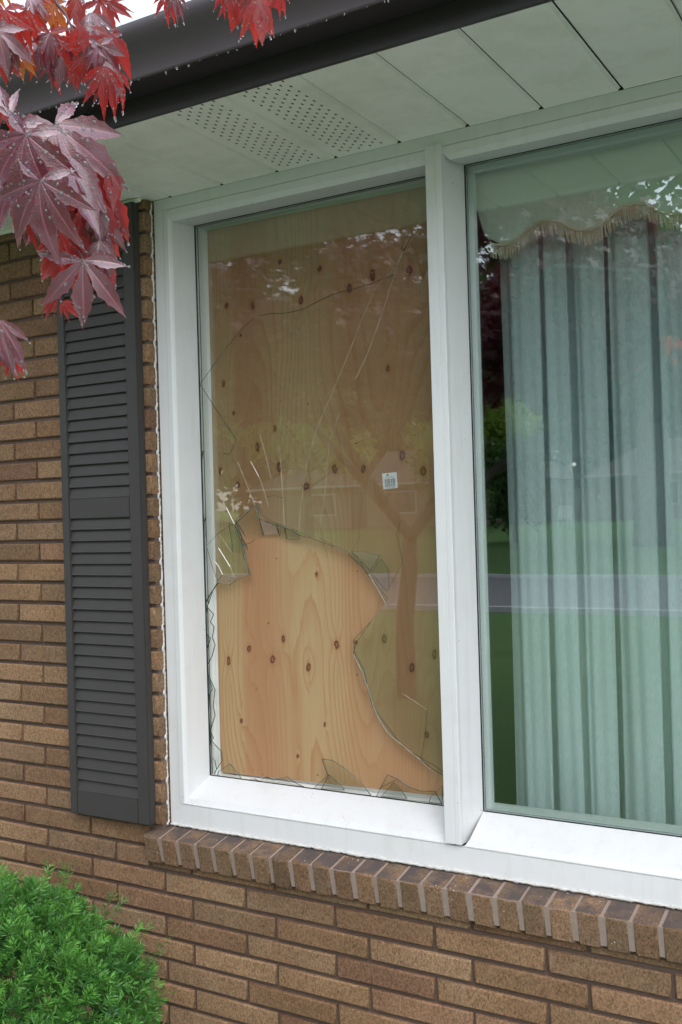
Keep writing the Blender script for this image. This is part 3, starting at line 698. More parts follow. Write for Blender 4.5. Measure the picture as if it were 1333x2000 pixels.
# ------------------------------------------------------------------ shutter
shut = empty('window_shutter', (.2475, -.030, -.499), 'charcoal louvred shutter fixed on the brick beside the window', 'shutter')
SO = Vector((.2475, -.030, -.499))
def sp(mb, name, **k):
    o = mb.build(name, M['shutter'], shut, **k); o.location = -SO; return o
def bevbox(a, b, bv=.003):
    bm = bmesh.new(); bmesh.ops.create_cube(bm, size=1)
    for v in bm.verts:
        v.co = Vector([(a[i] + b[i]) / 2 + v.co[i] * (b[i] - a[i]) for i in range(3)])
    bmesh.ops.bevel(bm, geom=bm.edges[:], offset=bv, segments=2, affect='EDGES')
    m_ = MB(); m_.add([v.co for v in bm.verts], [[v.index for v in f.verts] for f in bm.faces]) if bm.verts.ensure_lookup_table() is None and bm.verts.index_update() is None else None
    bm.free(); return m_
SX0, SX1, SZ0, SZ1 = .2475, .584, -.499, 1.410
sp(bevbox((SX0, -.030, SZ0), (.2815, -.001, SZ1)), 'stile'); sp(bevbox((.5355, -.030, SZ0), (SX1, -.001, SZ1)), 'stile')
for (z0, z1) in ((SZ0 + .0005, -.4235), (.445, .508), (1.335, SZ1 - .0005)): sp(bevbox((.2815, -.0293, z0), (.5355, -.0015, z1), .0015), 'rail')
mb = MB(); mb.box((.2815, -.006, -.4235), (.5355, -.002, .445)); mb.box((.2815, -.006, .508), (.5355, -.002, 1.335)); sp(mb, 'backing')
def louver_mesh():
    prof = [(-.0275, .000), (-.0285, .0012), (-.0275, .0030), (-.0195, .0365), (-.0170, .0365), (-.0245, .0005)]
    vs, fs = prism(prof, 'x', 0, .254); mb = MB(); mb.add(vs, fs); me = mb.mesh('louver'); return me
lm = louver_mesh(); lm.materials.append(M['shutter'])
bm = bmesh.new(); bm.from_mesh(lm); bmesh.ops.recalc_face_normals(bm, faces=bm.faces); bm.to_mesh(lm); bm.free()
for (z0, z1) in ((-.4235, .445), (.508, 1.335)):
    n = round((z1 - z0) / .0358); pz = (z1 - z0) / n
    for k in range(n):
        o = link('louver', lm, None, shut); o.location = Vector((.2815, random.uniform(-.0004, .0004), z0 + k * pz)) - SO

# ------------------------------------------------------------------ eaves: soffit, fascia, gutter, unseen roof slab against skylight
ZS = 1.4237; PS = .1979; XO = .6731; YG = -.4764
soff = empty('soffit', (0, -.2, ZS), 'white ribbed soffit boards under the eaves above the window', 'soffit')
FO = Vector((0, -.2, ZS))
def panel_mesh(vent):
    mb = MB(); y0, y1 = YG + .001, .0435
    prof = [(0, .010), (.0015, .010), (.0075, 0), (PS - .0075, 0), (PS - .0035, .006), (PS - .0005, .006)]
    segs = list(zip(prof[:-1], prof[1:]))
    for (a, b) in segs:
        if vent and a[0] == .0075:
            m0, m1, ncol = .030, .166, 8; pw = (m1 - m0) / ncol
            mb.add([(.0075, y0, 0), (m0, y0, 0), (m0, y1, 0), (.0075, y1, 0)], [(0, 3, 2, 1)])
            mb.add([(m1, y0, 0), (b[0], y0, 0), (b[0], y1, 0), (m1, y1, 0)], [(0, 3, 2, 1)])
            for c in range(ncol):
                xa = m0 + c * pw; xb = xa + pw; xc = (xa + xb) / 2
                py = .0335; st_ = y0 + (.004 if c % 2 else .004 + py / 2)
                mb.add([(xa, y0, 0), (xb, y0, 0), (xb, st_, 0), (xa, st_, 0)], [(0, 3, 2, 1)])
                y = st_
                while y + py < y1 - .004:
                    hx, ha, hb = .0025, y + py / 2 - .0055, y + py / 2 + .0055
                    o4 = [(xa, y, 0), (xb, y, 0), (xb, y + py, 0), (xa, y + py, 0)]
                    i4 = [(xc - hx, ha, 0), (xc + hx, ha, 0), (xc + hx, hb, 0), (xc - hx, hb, 0)]
                    t4 = [(q[0], q[1], .0006) for q in i4]
                    mb.add(o4 + i4 + t4, [(0, 4, 5, 1), (1, 5, 6, 2), (2, 6, 7, 3), (3, 7, 4, 0), (4, 8, 9, 5), (5, 9, 10, 6), (6, 10, 11, 7), (7, 11, 8, 4)])
                    y += py
                mb.add([(xa, y, 0), (xb, y, 0), (xb, y1, 0), (xa, y1, 0)], [(0, 3, 2, 1)])
        else:
            mb.add([(a[0], y0, a[1]), (b[0], y0, b[1]), (b[0], y1, b[1]), (a[0], y1, a[1])], [(0, 3, 2, 1)])
    me = mb.mesh('soffit_panel'); me.materials.append(M['soffit']); return me
pm, pv = panel_mesh(False), panel_mesh(True)
for i in range(-11, 17):
    o = link('vent_panel' if i in (2, 3) else 'soffit_panel', pv if i in (2, 3) else pm, None, soff); o.location = Vector((XO + i * PS, 0, ZS + random.uniform(-.0008, .0008))) - FO
    if i in (2, 3): o['label'] = 'panel perforated with rows of slots'
mb = MB(); vs, fs = prism([(-.014, 1.409), (-.0135, 1.4225), (.010, 1.4225), (.010, 1.4215), (-.0122, 1.4215), (-.0127, 1.409)], 'x', -1.6, .603); mb.add(vs, fs)
o = fixn(mb.build('wall_channel', M['soffit'], soff)); o.location = -FO
M['void'] = simple('attic_block_dark', (.03, .028, .025), .9)  # near-black boards added to keep the slots dark and stop daylight leaking in
mb = MB(); mb.box((-1.7, YG + .006, ZS + .06), (4.1, .10, ZS + .08)); mb.box((-1.7, .1005, ZS + .0005), (4.1, .112, ZS + .08)); mb.box((-1.7, .0445, ZS + .0005), (4.1, .1, ZS + .003)); mb.build('attic_light_block', M['void'], kind='structure')
roof = empty('roof_edge', (0, YG, ZS), 'dark fascia board under the gutter', 'roof')
RO = Vector((0, YG, ZS))
mb = MB(); vs, fs = prism([(YG, ZS - .0022), (YG, 1.62), (YG + .018, 1.62), (YG + .018, ZS + .004), (YG + .012, ZS - .0006), (YG + .012, ZS - .0022)], 'x', -1.7, 4.1); mb.add(vs, fs)
o = fixn(mb.build('fascia', M['fascia'], roof)); o.location = -RO
mb = MB(); vs, fs = prism([(-.50, 1.624), (-.50, 1.640), (4.6, 3.2), (4.6, 3.18)], 'x', -1.7, 4.6); mb.add(vs, fs)  # unseen roof slab, added to block light from above
o = fixn(mb.build('roof_light_block', M['roof'], roof)); o.location = -RO
gut = empty('eaves_gutter', (0, YG - .05, 1.474), 'dark brown metal gutter along the eaves with drops on its lip', 'gutter')
GO = Vector((0, YG - .05, 1.474))
prof = [(-.4785, 1.580), (-.4785, 1.4760), (-.4800, 1.4742), (-.5570, 1.4736), (-.5590, 1.4710), (-.5625, 1.4703), (-.5655, 1.4725), (-.5660, 1.4765), (-.5680, 1.490), (-.5730, 1.507), (-.5810, 1.523), (-.5910, 1.537), (-.6000, 1.550), (-.6050, 1.562), (-.6065, 1.574), (-.6060, 1.583), (-.6020, 1.587), (-.5970, 1.5865), (-.5955, 1.580)]
mb = MB(); n = len(prof); vs = []; fs = []
for t_ in np.linspace(-1.7, 4.1, 30):
    for (a, b) in prof: vs.append((t_, a, b + .0006 * math.sin(t_ * 7)))
for i in range(29):
    for k in range(n - 1): fs.append((i * n + k, i * n + k + 1, (i + 1) * n + k + 1, (i + 1) * n + k))
mb.add(vs, fs, 0, True); o = mb.build('trough', M['gutter'], gut); o.location = -GO
def drop_geo(mb, p, r, stretch=1.25, down=True):
    b = []
    for (zz, rr) in ((.0, .25), (-.4, .75), (-.95, 1.0), (-1.5, .75), (-1.75, .2)):
        for k in range(6): b.append((p[0] + math.cos(k * 1.047) * rr * r, p[1] + math.sin(k * 1.047) * rr * r, p[2] + zz * r * stretch))
    fs = []
    for i in range(4):
        for k in range(6): fs.append((i * 6 + k, (i + 1) * 6 + k, (i + 1) * 6 + (k + 1) % 6, i * 6 + (k + 1) % 6))
    fs.append(tuple(range(24, 30)))
    mb.add(b, fs, 0, True)
t = NT('water_drop'); t.set(Base_Color=(.75, .78, .80), Roughness=.03); t.inp(t.b, 'Transmission Weight', .85); t.inp(t.b, 'IOR', 1.33); M['drop'] = t.m
mb = MB(); x = -.6
while x < 2.2:
    drop_geo(mb, (x, -.5625 + rf.uniform(-.004, .002), 1.4705), rf.uniform(.0012, .0032)); x += abs(rf.gauss(.028, .02)) + .006
o = mb.build('hanging_drops', M['drop'], gut, kind='stuff'); o.location = -GO

# ------------------------------------------------------------------ yew shrub
def color_attr_mat(name, attr_name, rough=.45, transl=.25, spec=.4):
    t = NT(name)
    ca = t.n('ShaderNodeVertexColor', layer_name=attr_name).outputs[0]
    t.set(Base_Color=ca, Roughness=rough); t.inp(t.b, 'Specular IOR Level', spec)
    tl = t.n('ShaderNodeBsdfTranslucent'); t.inp(tl, 0, t.mix(.5, ca, (.20, .36, .05)) if 'yew' in name else ca)
    mx = t.n('ShaderNodeMixShader'); mx.inputs[0].default_value = transl
    t.t.links.new(t.b.outputs[0], mx.inputs[1]); t.t.links.new(tl.outputs[0], mx.inputs[2]); t.t.links.new(mx.outputs[0], t.o.inputs[0])
    return t.m
M['yew'] = color_attr_mat('yew_needle', 'col', .42, .28)
M['bark'] = simple('bark_brown', (.11, .075, .05), .9, noise=.4, scale=40, bump=.8, bscale=90)
YC = np.array([.600, -.70, -.925]); YR = .432
def unit(a): return a / np.maximum(np.linalg.norm(a, axis=-1, keepdims=True), 1e-9)
def np_mesh(name, V, F, mat, col=None, smooth=False):
    me = bpy.data.meshes.new(name); n = len(V); me.vertices.add(n); me.vertices.foreach_set('co', V.astype(np.float32).reshape(-1))
    k = F.shape[1]; me.loops.add(F.size); me.loops.foreach_set('vertex_index', F.astype(np.int32).reshape(-1))
    me.polygons.add(len(F)); me.polygons.foreach_set('loop_start', np.arange(0, F.size, k, dtype=np.int32)); 
    try: me.polygons.foreach_set('loop_total', np.full(len(F), k, dtype=np.int32))
    except Exception: pass
    if smooth: me.polygons.foreach_set('use_smooth', np.ones(len(F), dtype=bool))
    me.update(calc_edges=True); me.materials.append(mat)
    if col is not None:
        a = me.color_attributes.new('col', 'FLOAT_COLOR', 'POINT'); a.data.foreach_set('color', np.concatenate([col, np.ones((n, 1))], 1).astype(np.float32).reshape(-1))
    return me
def yew():
    root = empty('yew_shrub', (YC[0], YC[1], GZ), 'bright green clipped yew shrub at the foot of the brick wall', 'shrub')
    R0 = np.array([YC[0], YC[1], GZ])
    n = 6200
    d = unit(rng.normal(size=(n, 3)));
    d[:, 2] = np.where(d[:, 2] < -.55, -d[:, 2], d[:, 2])
    lay = rng.random(n)
    lump = 1 + .055 * np.sin(d[:, 0] * 9 + 1) * np.sin(d[:, 2] * 8 + 2) + .045 * np.sin(d[:, 1] * 15 + d[:, 2] * 11) + .03 * np.sin(d[:, 0] * 23) * np.sin(d[:, 2] * 21 + d[:, 1] * 19)
    rad = YR * lump * np.where(lay < .62, rng.uniform(.90, 1.0, n), rng.uniform(.68, .92, n))
    # a few long sprays poke out
    spray = rng.random(n) < .03; rad = np.where(spray, YR * lump * rng.uniform(.98, 1.06, n), rad)
    base = YC + d * rad[:, None]
    up = np.array([0, 0, 1.])
    sd = unit(d * .95 + up * .40 + rng.normal(size=(n, 3)) * .36)
    L = rng.uniform(.022, .045, n) * np.where(spray, 2.6, 1.)
    # needles per shoot
    nn = 22
    ax1 = unit(np.cross(sd, rng.normal(size=(n, 3)) * .35 + d + .01)); ax2 = np.cross(sd, ax1)
    i = np.arange(nn); side = np.where(i % 2 == 0, 1., -1.)
    tpos = (i // 2 + .5) / (nn / 2)                       # along the shoot
    tp = np.repeat(tpos[None], n, 0) + rng.uniform(-.03, .03, (n, nn))
    P = base[:, None] + sd[:, None] * (tp * L[:, None])[..., None]
    ang = rng.normal(0, 1.0, (n, nn))
    out = ax1[:, None] * (side[None] * np.cos(ang))[..., None] + ax2[:, None] * np.sin(ang)[..., None]
    fw = .30 + 1.0 * tp
    nd = unit(out + sd[:, None] * fw[..., None])
    nl = rng.uniform(.016, .027, (n, nn)) * (1.05 - .35 * np.abs(tp - .4))
    wv = unit(np.cross(nd, ax2[:, None] + rng.normal(size=(n, nn, 3)) * .35)) * .0017
    droop = np.array([0, 0, -.0012])
    A = P; B = P + nd * (nl * .55)[..., None]; Cc = P + nd * nl[..., None] + droop
    V = np.stack([A, B + wv, Cc, B - wv], 2).reshape(-1, 3)
    F = np.arange(len(V)).reshape(-1, 4)
    young = np.clip(rng.normal(.45, .28, n) + np.where(lay < .62, .15, -.25), 0, 1)[:, None, None]
    c_old = np.array([.032, .125, .030]); c_new = np.array([.13, .345, .055])
    col = c_old + (c_new - c_old) * np.clip(young * (.55 + .6 * tp[..., None]), 0, 1)
    col = col * rng.uniform(.8, 1.2, (n, nn, 1))
    col = np.repeat(col[:, :, None], 4, 2).reshape(-1, 3)
    me = np_mesh('foliage', V - R0, F, M['yew'], col)
    link('foliage', me, None, root, kind='stuff')
    # twigs of each shoot and main stems
    mb = MB()
    for k in range(0, n, 3):
        a = base[k] - R0; b = a + sd[k] * L[k]; w = ax1[k] * .0009; w2 = ax2[k] * .0009
        mb.add([a + w, a - w * .5 + w2, a - w * .5 - w2, b], [(0, 1, 3), (1, 2, 3), (2, 0, 3)])
    M['twig'] = simple('yew_twig', (.09, .12, .04), .8)
    mb.build('twigs', M['twig'], root, kind='stuff')
    for k in range(16):
        dd = unit(np.array([math.cos(k * 2.4) * .8, math.sin(k * 2.4) * .8, .5 + .5 * ((k * 7) % 5) / 5]))
        p1 = np.array([0, 0, .0]) + np.array([.03 * math.cos(k), .03 * math.sin(k), 0]); p3 = (YC - R0) + dd * YR * .80; p2 = p1 * .5 + p3 * .5 + np.array([0, 0, .05])
        mb = MB(); mb.tube([p1, p2, p3], [.012, .008, .003], 5); mb.build('stem', M['bark'], root)
yew()

# ------------------------------------------------------------------ maple over the camera's left shoulder
def maple_leaf_mesh(name, lobes, droop, fold, seed):
    """palmate leaf: base at origin, middle lobe along +Y, upper side +Z, lobes joined by webs"""
    r = random.Random(seed); vs = []; fs = []; vn = []
    angs = sorted(a for a, _, _ in lobes)
    for (ang, L, w) in lobes:
        i = angs.index(ang)
        hl = (ang - angs[i - 1]) / 2 if i > 0 else 26.
        hr = (angs[i + 1] - ang) / 2 if i < len(angs) - 1 else 26.
        a = math.radians(ang); dx, dy = math.sin(a), math.cos(a); px_, py_ = dy, -dx
        L = L * r.uniform(.94, 1.06)
        rows = [0, .15, .30, .38, .46, .54, .62, .70, .78, .86, .93, 1.0]; b = len(vs); n = len(rows)
        tw = r.uniform(-.7, .7); cv = r.uniform(-.16, .16); wob = r.uniform(0, 6.28); dl = droop * r.uniform(.5, 1.5)
        web = .24
        for k, q in enumerate(rows):
            s_ = q * L; vn.extend((1., 0., 0.))
            wl = s_ * math.tan(math.radians(min(hl, 40))); wr = s_ * math.tan(math.radians(min(hr, 40)))
            e = (q - web) / (1 - web)
            if q > web:
                w0l = web * L * math.tan(math.radians(min(hl, 40))) * .92; w0r = web * L * math.tan(math.radians(min(hr, 40))) * .92
                body = w * 1.05 * math.sin(math.pi * min(1, .28 + .72 * e)) ** 1.2 * (1 - .25 * e)
                f = max(0, 1 - e * 3.2)
                wl = body + (w0l - body) * f if f > 0 else body; wr = body + (w0r - body) * f if f > 0 else body
                if k < n - 1: sgn = 1.10 if k % 2 else .90; wl *= sgn; wr *= sgn
            if q == 1: wl = wr = .0
            zc = -dl * L * q ** 2 + .03 * math.sin(q * 5 + wob) * q * L
            sx = cv * L * q * q; cx, cy = dx * s_ + px_ * sx, dy * s_ + py_ * sx
            fo = fold * min(1, q * 2)
            vs.append((cx, cy, zc)); vs.append((cx + px_ * wr, cy + py_ * wr, zc + fo * wr * (1 + tw))); vs.append((cx - px_ * wl, cy - py_ * wl, zc + fo * wl * (1 - tw)))
        for k in range(n - 1):
            i0 = b + 3 * k; i1 = b + 3 * (k + 1)
            fs.append((i0, i0 + 1, i1 + 1, i1)); fs.append((i0 + 2, i0, i1, i1 + 2))
    me = bpy.data.meshes.new(name); me.from_pydata(vs, [], fs); me.update()
    me.polygons.foreach_set('use_smooth', [True] * len(fs))
    a_ = me.attributes.new('vein', 'FLOAT', 'POINT'); a_.data.foreach_set('value', vn)
    return me
LOB5 = [(0, 1., .165), (40, .92, .145), (-40, .92, .145), (92, .66, .105), (-92, .66, .105)]
LOB7 = [(0, 1., .165), (32, .95, .15), (-32, .95, .15), (68, .80, .125), (-68, .80, .125), (120, .45, .08), (-120, .45, .08)]
LOBN = [(0, 1., .115), (22, .9, .10), (-22, .9, .10), (48, .6, .075), (-48, .6, .075)]
variants = [maple_leaf_mesh('leaf', LOB5, .28, .30, 1), maple_leaf_mesh('leaf', LOB7, .42, .35, 2), maple_leaf_mesh('leaf', LOBN, .5, .6, 3), maple_leaf_mesh('leaf', LOB7, .75, .45, 4), maple_leaf_mesh('leaf', LOB5, .15, .1, 5), maple_leaf_mesh('leaf', [(0, 1., .19), (24, .92, .13), (-20, .88, .14)], .35, .5, 6)]
def mat_maple(name, top, under, tr, transl, rough=.30, coat=1.):
    t = NT(name); r = t.rnd(); geo = t.n('ShaderNodeNewGeometry')
    oc = t.obj()
    n1 = t.noise(oc, 6, 4); n2 = t.noise(oc, 60, 3)
    tp = t.mix(n1, top, tuple(x * 1.7 for x in top)); tp = t.mix(t.maprange(n2, .45, .7), tp, tuple(x * .6 for x in top))
    vein = t.n('ShaderNodeAttribute', attribute_name='vein').outputs['Fac']
    tp = t.mix(t.math('MULTIPLY', t.math('GREATER_THAN', vein, .90), .55), tp, (.42, .12, .16))
    tp = t.mix(t.maprange(vein, .30, .0), tp, tuple(min(1, x * f) for x, f in zip(top, (1.9, .8, .8))))
    side = t.math('PINGPONG', t.math('MULTIPLY', vein, 4.5), .5)
    bc = t.mix(geo.outputs['Backfacing'], tp, under)
    t.set(Base_Color=bc, Roughness=rough); t.inp(t.b, 'Specular IOR Level', .9); t.inp(t.b, 'Coat Weight', coat); t.inp(t.b, 'Coat IOR', 1.75); t.inp(t.b, 'Coat Roughness', .20); t.inp(t.b, 'Coat Tint', (.97, .93, 1., 1))
    t.inp(t.b, 'Sheen Weight', .22 * coat); t.inp(t.b, 'Sheen Roughness', .45); t.inp(t.b, 'Sheen Tint', (.85, .72, .98, 1)); t.inp(t.b, 'Normal', t.bump(t.math('ADD', n2, t.math('MULTIPLY', t.math('POWER', vein, 6.), -.7)), .35, .03))
    tl = t.n('ShaderNodeBsdfTranslucent'); t.inp(tl, 0, t.mix(r, tr, tuple(min(1, x * f) for x, f in zip(tr, (1., 2.4, 1.2)))))
    mx = t.n('ShaderNodeMixShader'); mx.inputs[0].default_value = transl
    t.t.links.new(t.b.outputs[0], mx.inputs[1]); t.t.links.new(tl.outputs[0], mx.inputs[2]); t.t.links.new(mx.outputs[0], t.o.inputs[0]); return t.m
M['mpl'] = mat_maple('maple_leaf_wet', (.072, .007, .022), (.24, .010, .018), (.70, .010, .03), .14)
M['mplr'] = mat_maple('maple_leaf_red', (.17, .012, .015), (.28, .02, .016), (.80, .025, .02), .55, .3, .35)
M['mplo'] = mat_maple('maple_leaf_orange', (.22, .04, .015), (.36, .08, .02), (.85, .17, .03), .6, .3, .3)
for mm in variants: mm.materials.append(M['mpl'])
vred = []; vor = []
for mm in variants:
    c_ = mm.copy(); c_.materials.clear(); c_.materials.append(M['mplr']); vred.append(c_)
    c_ = mm.copy(); c_.materials.clear(); c_.materials.append(M['mplo']); vor.append(c_)
# rain drops lying on each leaf shape
def leaf_drops(me, seed, n=70):
    r = random.Random(seed); mb = MB(); polys = list(me.polygons)
    for _ in range(n):
        pl_ = r.choice(polys); vv = [me.vertices[i].co for i in pl_.vertices]
        a, b = r.random(), r.random(); p = vv[0].lerp(vv[1], a).lerp(vv[3].lerp(vv[2], a), b)
        rr = abs(r.gauss(0, .011)) + .007; rr = min(rr, .032)
        ring_ = [(math.cos(k * 1.0472), math.sin(k * 1.0472)) for k in range(6)]
        vs = [(p.x + c * rr, p.y + s_ * rr, p.z - .002) for c, s_ in ring_] + [(p.x + c * rr * .62, p.y + s_ * rr * .62, p.z + rr * .55) for c, s_ in ring_] + [(p.x, p.y, p.z + rr * .75)]
        mb.add(vs, [(k, (k + 1) % 6, 6 + (k + 1) % 6, 6 + k) for k in range(6)] + [(6 + k, 6 + (k + 1) % 6, 12) for k in range(6)], 0, True)
    for (i, v) in enumerate(me.vertices):                    # a bead hanging at some tips
        if i % 3 == 0 and (i // 3) % 12 == 11 and r.random() < .55: drop_geo(mb, (v.co.x, v.co.y, v.co.z + .01), .02, 1.2)
    m2 = mb.mesh('rain_drops'); m2.materials.append(M['drop']); return m2
ldrops = [leaf_drops(mm, 30 + k) for k, mm in enumerate(variants)]
TB = np.array([-2.0, -6.4, GZ])
maple = empty('maple_tree', tuple(TB), 'purple leaved maple whose wet red leaves hang in front of the gutter', 'tree')
TBv = Vector(TB)
Rt, Fw, Up = Vector(RC[:, 0]), Vector(RC[:, 1]), Vector(RC[:, 2])
def hang_leaf(u, v, dist, ang, Lpx, var, kind='mpl', lean=(0, .35), depth=.15, drops=True, label=None):
    """leaf with its stalk end at a real point dist metres away; ang is the droop direction of its middle lobe"""
    P = Vector(far(u, v, dist)); L = Lpx * dist / FPX
    a = math.radians(ang)
    tip = (Rt * math.cos(a) - Up * math.sin(a) + Fw * depth).normalized()
    nrm = (-Fw + Rt * lean[0] + Up * lean[1]); nrm = (nrm - tip * nrm.dot(tip)).normalized()
    xa = tip.cross(nrm)
    mt = Matrix(((xa.x, tip.x, nrm.x, 0), (xa.y, tip.y, nrm.y, 0), (xa.z, tip.z, nrm.z, 0), (0, 0, 0, 1)))
    me = {'mpl': variants, 'red': vred, 'org': vor}[kind][var]
    o = link('leaf', me, None, maple)
    o.matrix_local = Matrix.Translation(P - TBv) @ mt @ Matrix.Scale(L, 4)
    if drops: link('rain_drops', ldrops[var], None, o, kind='stuff')
    if label: o['label'] = label
    # stalk
    return P
stalks = []
H = [ # u, v, dist, angle, length px, variant, kind, lean
    (163, 508, .98, 91, 138, 0, 'mpl', (0, .30), .10), (107, 244, .97, 64, 185, 1, 'mpl', (.1, .45), .10), (52, 263, .93, 108, 170, 1, 'mpl', (-.1, .5), .05),
    (80, 352, .92, 98, 150, 1, 'mpl', (-.1, .45), .12), (122, 300, .96, 64, 165, 5, 'mpl', (.25, .4), .1), (30, 350, .95, 120, 130, 0, 'mpl', (-.2, .5), .1),
    (186, 360, 1.0, 74, 150, 3, 'red', (.9, .1), .2), (205, 380, 1.02, 80, 110, 5, 'red', (.6, .0), .2), (160, 420, 1.04, 92, 120, 3, 'mpl', (.5, .1), .3), (150, 375, 1.0, 80, 95, 5, 'mpl', (.2, .1), .2),
    (122, 498, 1.04, 112, 95, 3, 'red', (-.3, -.2), .25), (185, 470, 1.0, 75, 125, 5, 'red', (.7, .1), .1), (195, 470, .99, 82, 90, 2, 'mpl', (.5, .3), .1), (140, 440, 1.05, 110, 80, 0, 'red', (.2, -.2), .3),
    (112, 585, 1.05, 150, 48, 2, 'red', (0, .2), 0), (120, 590, 1.05, 40, 45, 2, 'red', (0, .2), 0), (0, 625, .95, 78, 115, 2, 'mpl', (.3, .3), .1), (-8, 660, .97, 60, 80, 5, 'mpl', (.3, .3), .1), (18, 690, .99, 70, 55, 2, 'red', (.3, .3), .1),
    (104, 8, 1.08, 97, 62, 1, 'org', (0, -.3), .1), (97, 66, 1.05, 95, 95, 1, 'red', (0, -.3), .1), (128, 70, 1.06, 85, 60, 5, 'mpl', (0, .6), .3), (60, 75, 1.04, 60, 60, 0, 'mpl', (0, .8), .3), (78, 92, 1.02, 110, 45, 5, 'mpl', (0, .9), .4),
    (175, 25, 1.04, 62, 105, 2, 'mpl', (.2, .6), .1), (196, 88, 1.02, 85, 70, 1, 'mpl', (.1, .7), .2), (190, 95, 1.01, 130, 50, 0, 'mpl', (.0, .8), .2), (215, 70, 1.03, 84, 90, 3, 'red', (.6, .1), .1), (205, 128, 1.0, 96, 98, 2, 'red', (.2, .2), .1), (208, 120, 1.01, 78, 85, 5, 'mpl', (.3, .3), .1), (225, 135, 1.02, 86, 80, 2, 'red', (.5, .3), .1),
    (150, -5, 1.07, 90, 60, 5, 'red', (0, -.2), .1), (195, 0, 1.08, 60, 70, 0, 'red', (0, -.2), .1), (210, 5, 1.08, 30, 50, 2, 'red', (0, -.2), .1), (30, 40, 1.05, 105, 70, 3, 'red', (0, -.2), .1), (55, 20, 1.07, 80, 60, 1, 'red', (0, -.3), .1),
    (8, 20, 1.0, 100, 90, 1, 'red', (-.2, -.2), .1), (15, 70, .98, 95, 80, 5, 'mpl', (0, .7), .2), (-5, 60, .97, 75, 90, 0, 'mpl', (0, .6), .2), (35, 105, 1.02, 80, 50, 3, 'org', (.3, -.1), .1), (0, 100, 1.0, 80, 60, 3, 'red', (.3, .1), .1),
    (-8, 165, .98, 80, 60, 5, 'red', (.3, .3), .1), (-5, 195, .97, 60, 70, 2, 'red', (.3, .3), .1), (20, 230, .95, 250, 75, 5, 'mpl', (-.1, .5), 0),
    (498, -20, 1.1, 96, 88, 1, 'red', (.1, .0), .1), (504, -12, 1.09, 84, 92, 5, 'red', (.2, .2), .1), (490, -22, 1.1, 112, 62, 2, 'mpl', (.1, .4), .1), (326, -18, 1.1, 92, 60, 2, 'red', (.1, .4), .1), (342, -15, 1.1, 88, 55, 2, 'mpl', (.1, .4), .1), (437, -22, 1.1, 90, 50, 2, 'red', (.1, .4), .1), (452, -14, 1.1, 95, 60, 2, 'red', (.1, .4), .1), (545, -22, 1.1, 88, 50, 2, 'red', (.1, .4), .1),
    (150, 118, 1.03, 100, 42, 2, 'red', (0, 0), .1), (145, 140, 1.03, 95, 36, 2, 'red', (0, 0), .1), (165, 110, 1.02, 112, 50, 2, 'red', (.2, .2), .1), (120, 110, 1.04, 100, 60, 5, 'mpl', (.2, .5), .2),
]
for h in H:
    u, v, dist, ang, L, var, kd, ln, dp = h
    hang_leaf(u, v, dist, ang, L, var, kd, ln, dp); stalks.append((u, v, dist))
rl = random.Random(21)
for k in range(24):                                           # smaller leaves behind them in the same spray
    u = rl.uniform(-50, 225); v = rl.uniform(-60, 62) + max(0, 60 - abs(u - 60)) * .2
    d_ = rl.uniform(1.02, 1.3)
    hang_leaf(u, v, d_, rl.gauss(90, 28), rl.uniform(35, 72), rl.choice([0, 2, 2, 2, 5, 2]), rl.choice(['red', 'red', 'mpl', 'red', 'org', 'mpl']), (rl.uniform(-.6, .6), rl.uniform(-.5, .8)), rl.uniform(-.2, .4), drops=k % 2 == 0); stalks.append((u, v, d_))
for k in range(20):
    u = rl.uniform(-40, 150); v = rl.uniform(250, 430) ; 
    hang_leaf(u, v, rl.uniform(1.02, 1.12), rl.gauss(90, 30), rl.uniform(50, 90), rl.choice([0, 1, 3, 5]), rl.choice(['red', 'mpl', 'mpl']), (rl.uniform(-.6, .6), rl.uniform(-.2, .6)), rl.uniform(-.1, .4), drops=k % 2 == 0)
for k in range(16):                                           # narrow drooping leaves between the big ones
    u = rl.uniform(95, 222); v = rl.uniform(300, 455); d_ = rl.uniform(.985, 1.05)
    hang_leaf(u, v, d_, rl.gauss(84, 10), rl.uniform(60, 105), rl.choice([2, 5, 3]), rl.choice(['red', 'mpl', 'red']), (rl.uniform(-.2, .9), rl.uniform(-.1, .5)), rl.uniform(0, .3))
    if k < 9: hang_leaf(rl.uniform(-10, 210), rl.uniform(10, 110), rl.uniform(.99, 1.05), rl.gauss(88, 12), rl.uniform(55, 85), rl.choice([2, 5]), rl.choice(['mpl', 'red', 'mpl']), (rl.uniform(-.3, .6), rl.uniform(.2, .8)), rl.uniform(0, .3))
M['twig_red'] = simple('maple_twig', (.075, .03, .032), .5, noise=.3, scale=80)
def twig(pts, r0, r1, name='branch'):
    P = [Vector(far(*q)) - TBv for q in pts]; n = len(P)
    mb = MB(); mb.tube(P, [r0 + (r1 - r0) * k / (n - 1) for k in range(n)], 6); mb.build(name, M['twig_red'], maple)
twig([(60, -160, 1.12), (100, -20, 1.08), (112, 8, 1.08), (128, 26, 1.07), (138, 48, 1.06), (150, 72, 1.04), (170, 92, 1.03)], .0022, .0008)
twig([(138, 48, 1.06), (160, 62, 1.04), (180, 80, 1.02), (200, 95, 1.02)], .0012, .0006)
twig([(-30, -80, 1.1), (10, -10, 1.08), (24, 15, 1.06), (40, 30, 1.05)], .0014, .0006); twig([(75, 0, 1.07), (78, 25, 1.05), (90, 45, 1.05)], .0008, .0005)
twig([(-60, 220, 1.0), (-10, 260, .95), (52, 263, .93)], .0012, .0007); twig([(52, 265, .93), (78, 250, .95), (95, 244, .97), (107, 244, .97)], .0008, .0006)
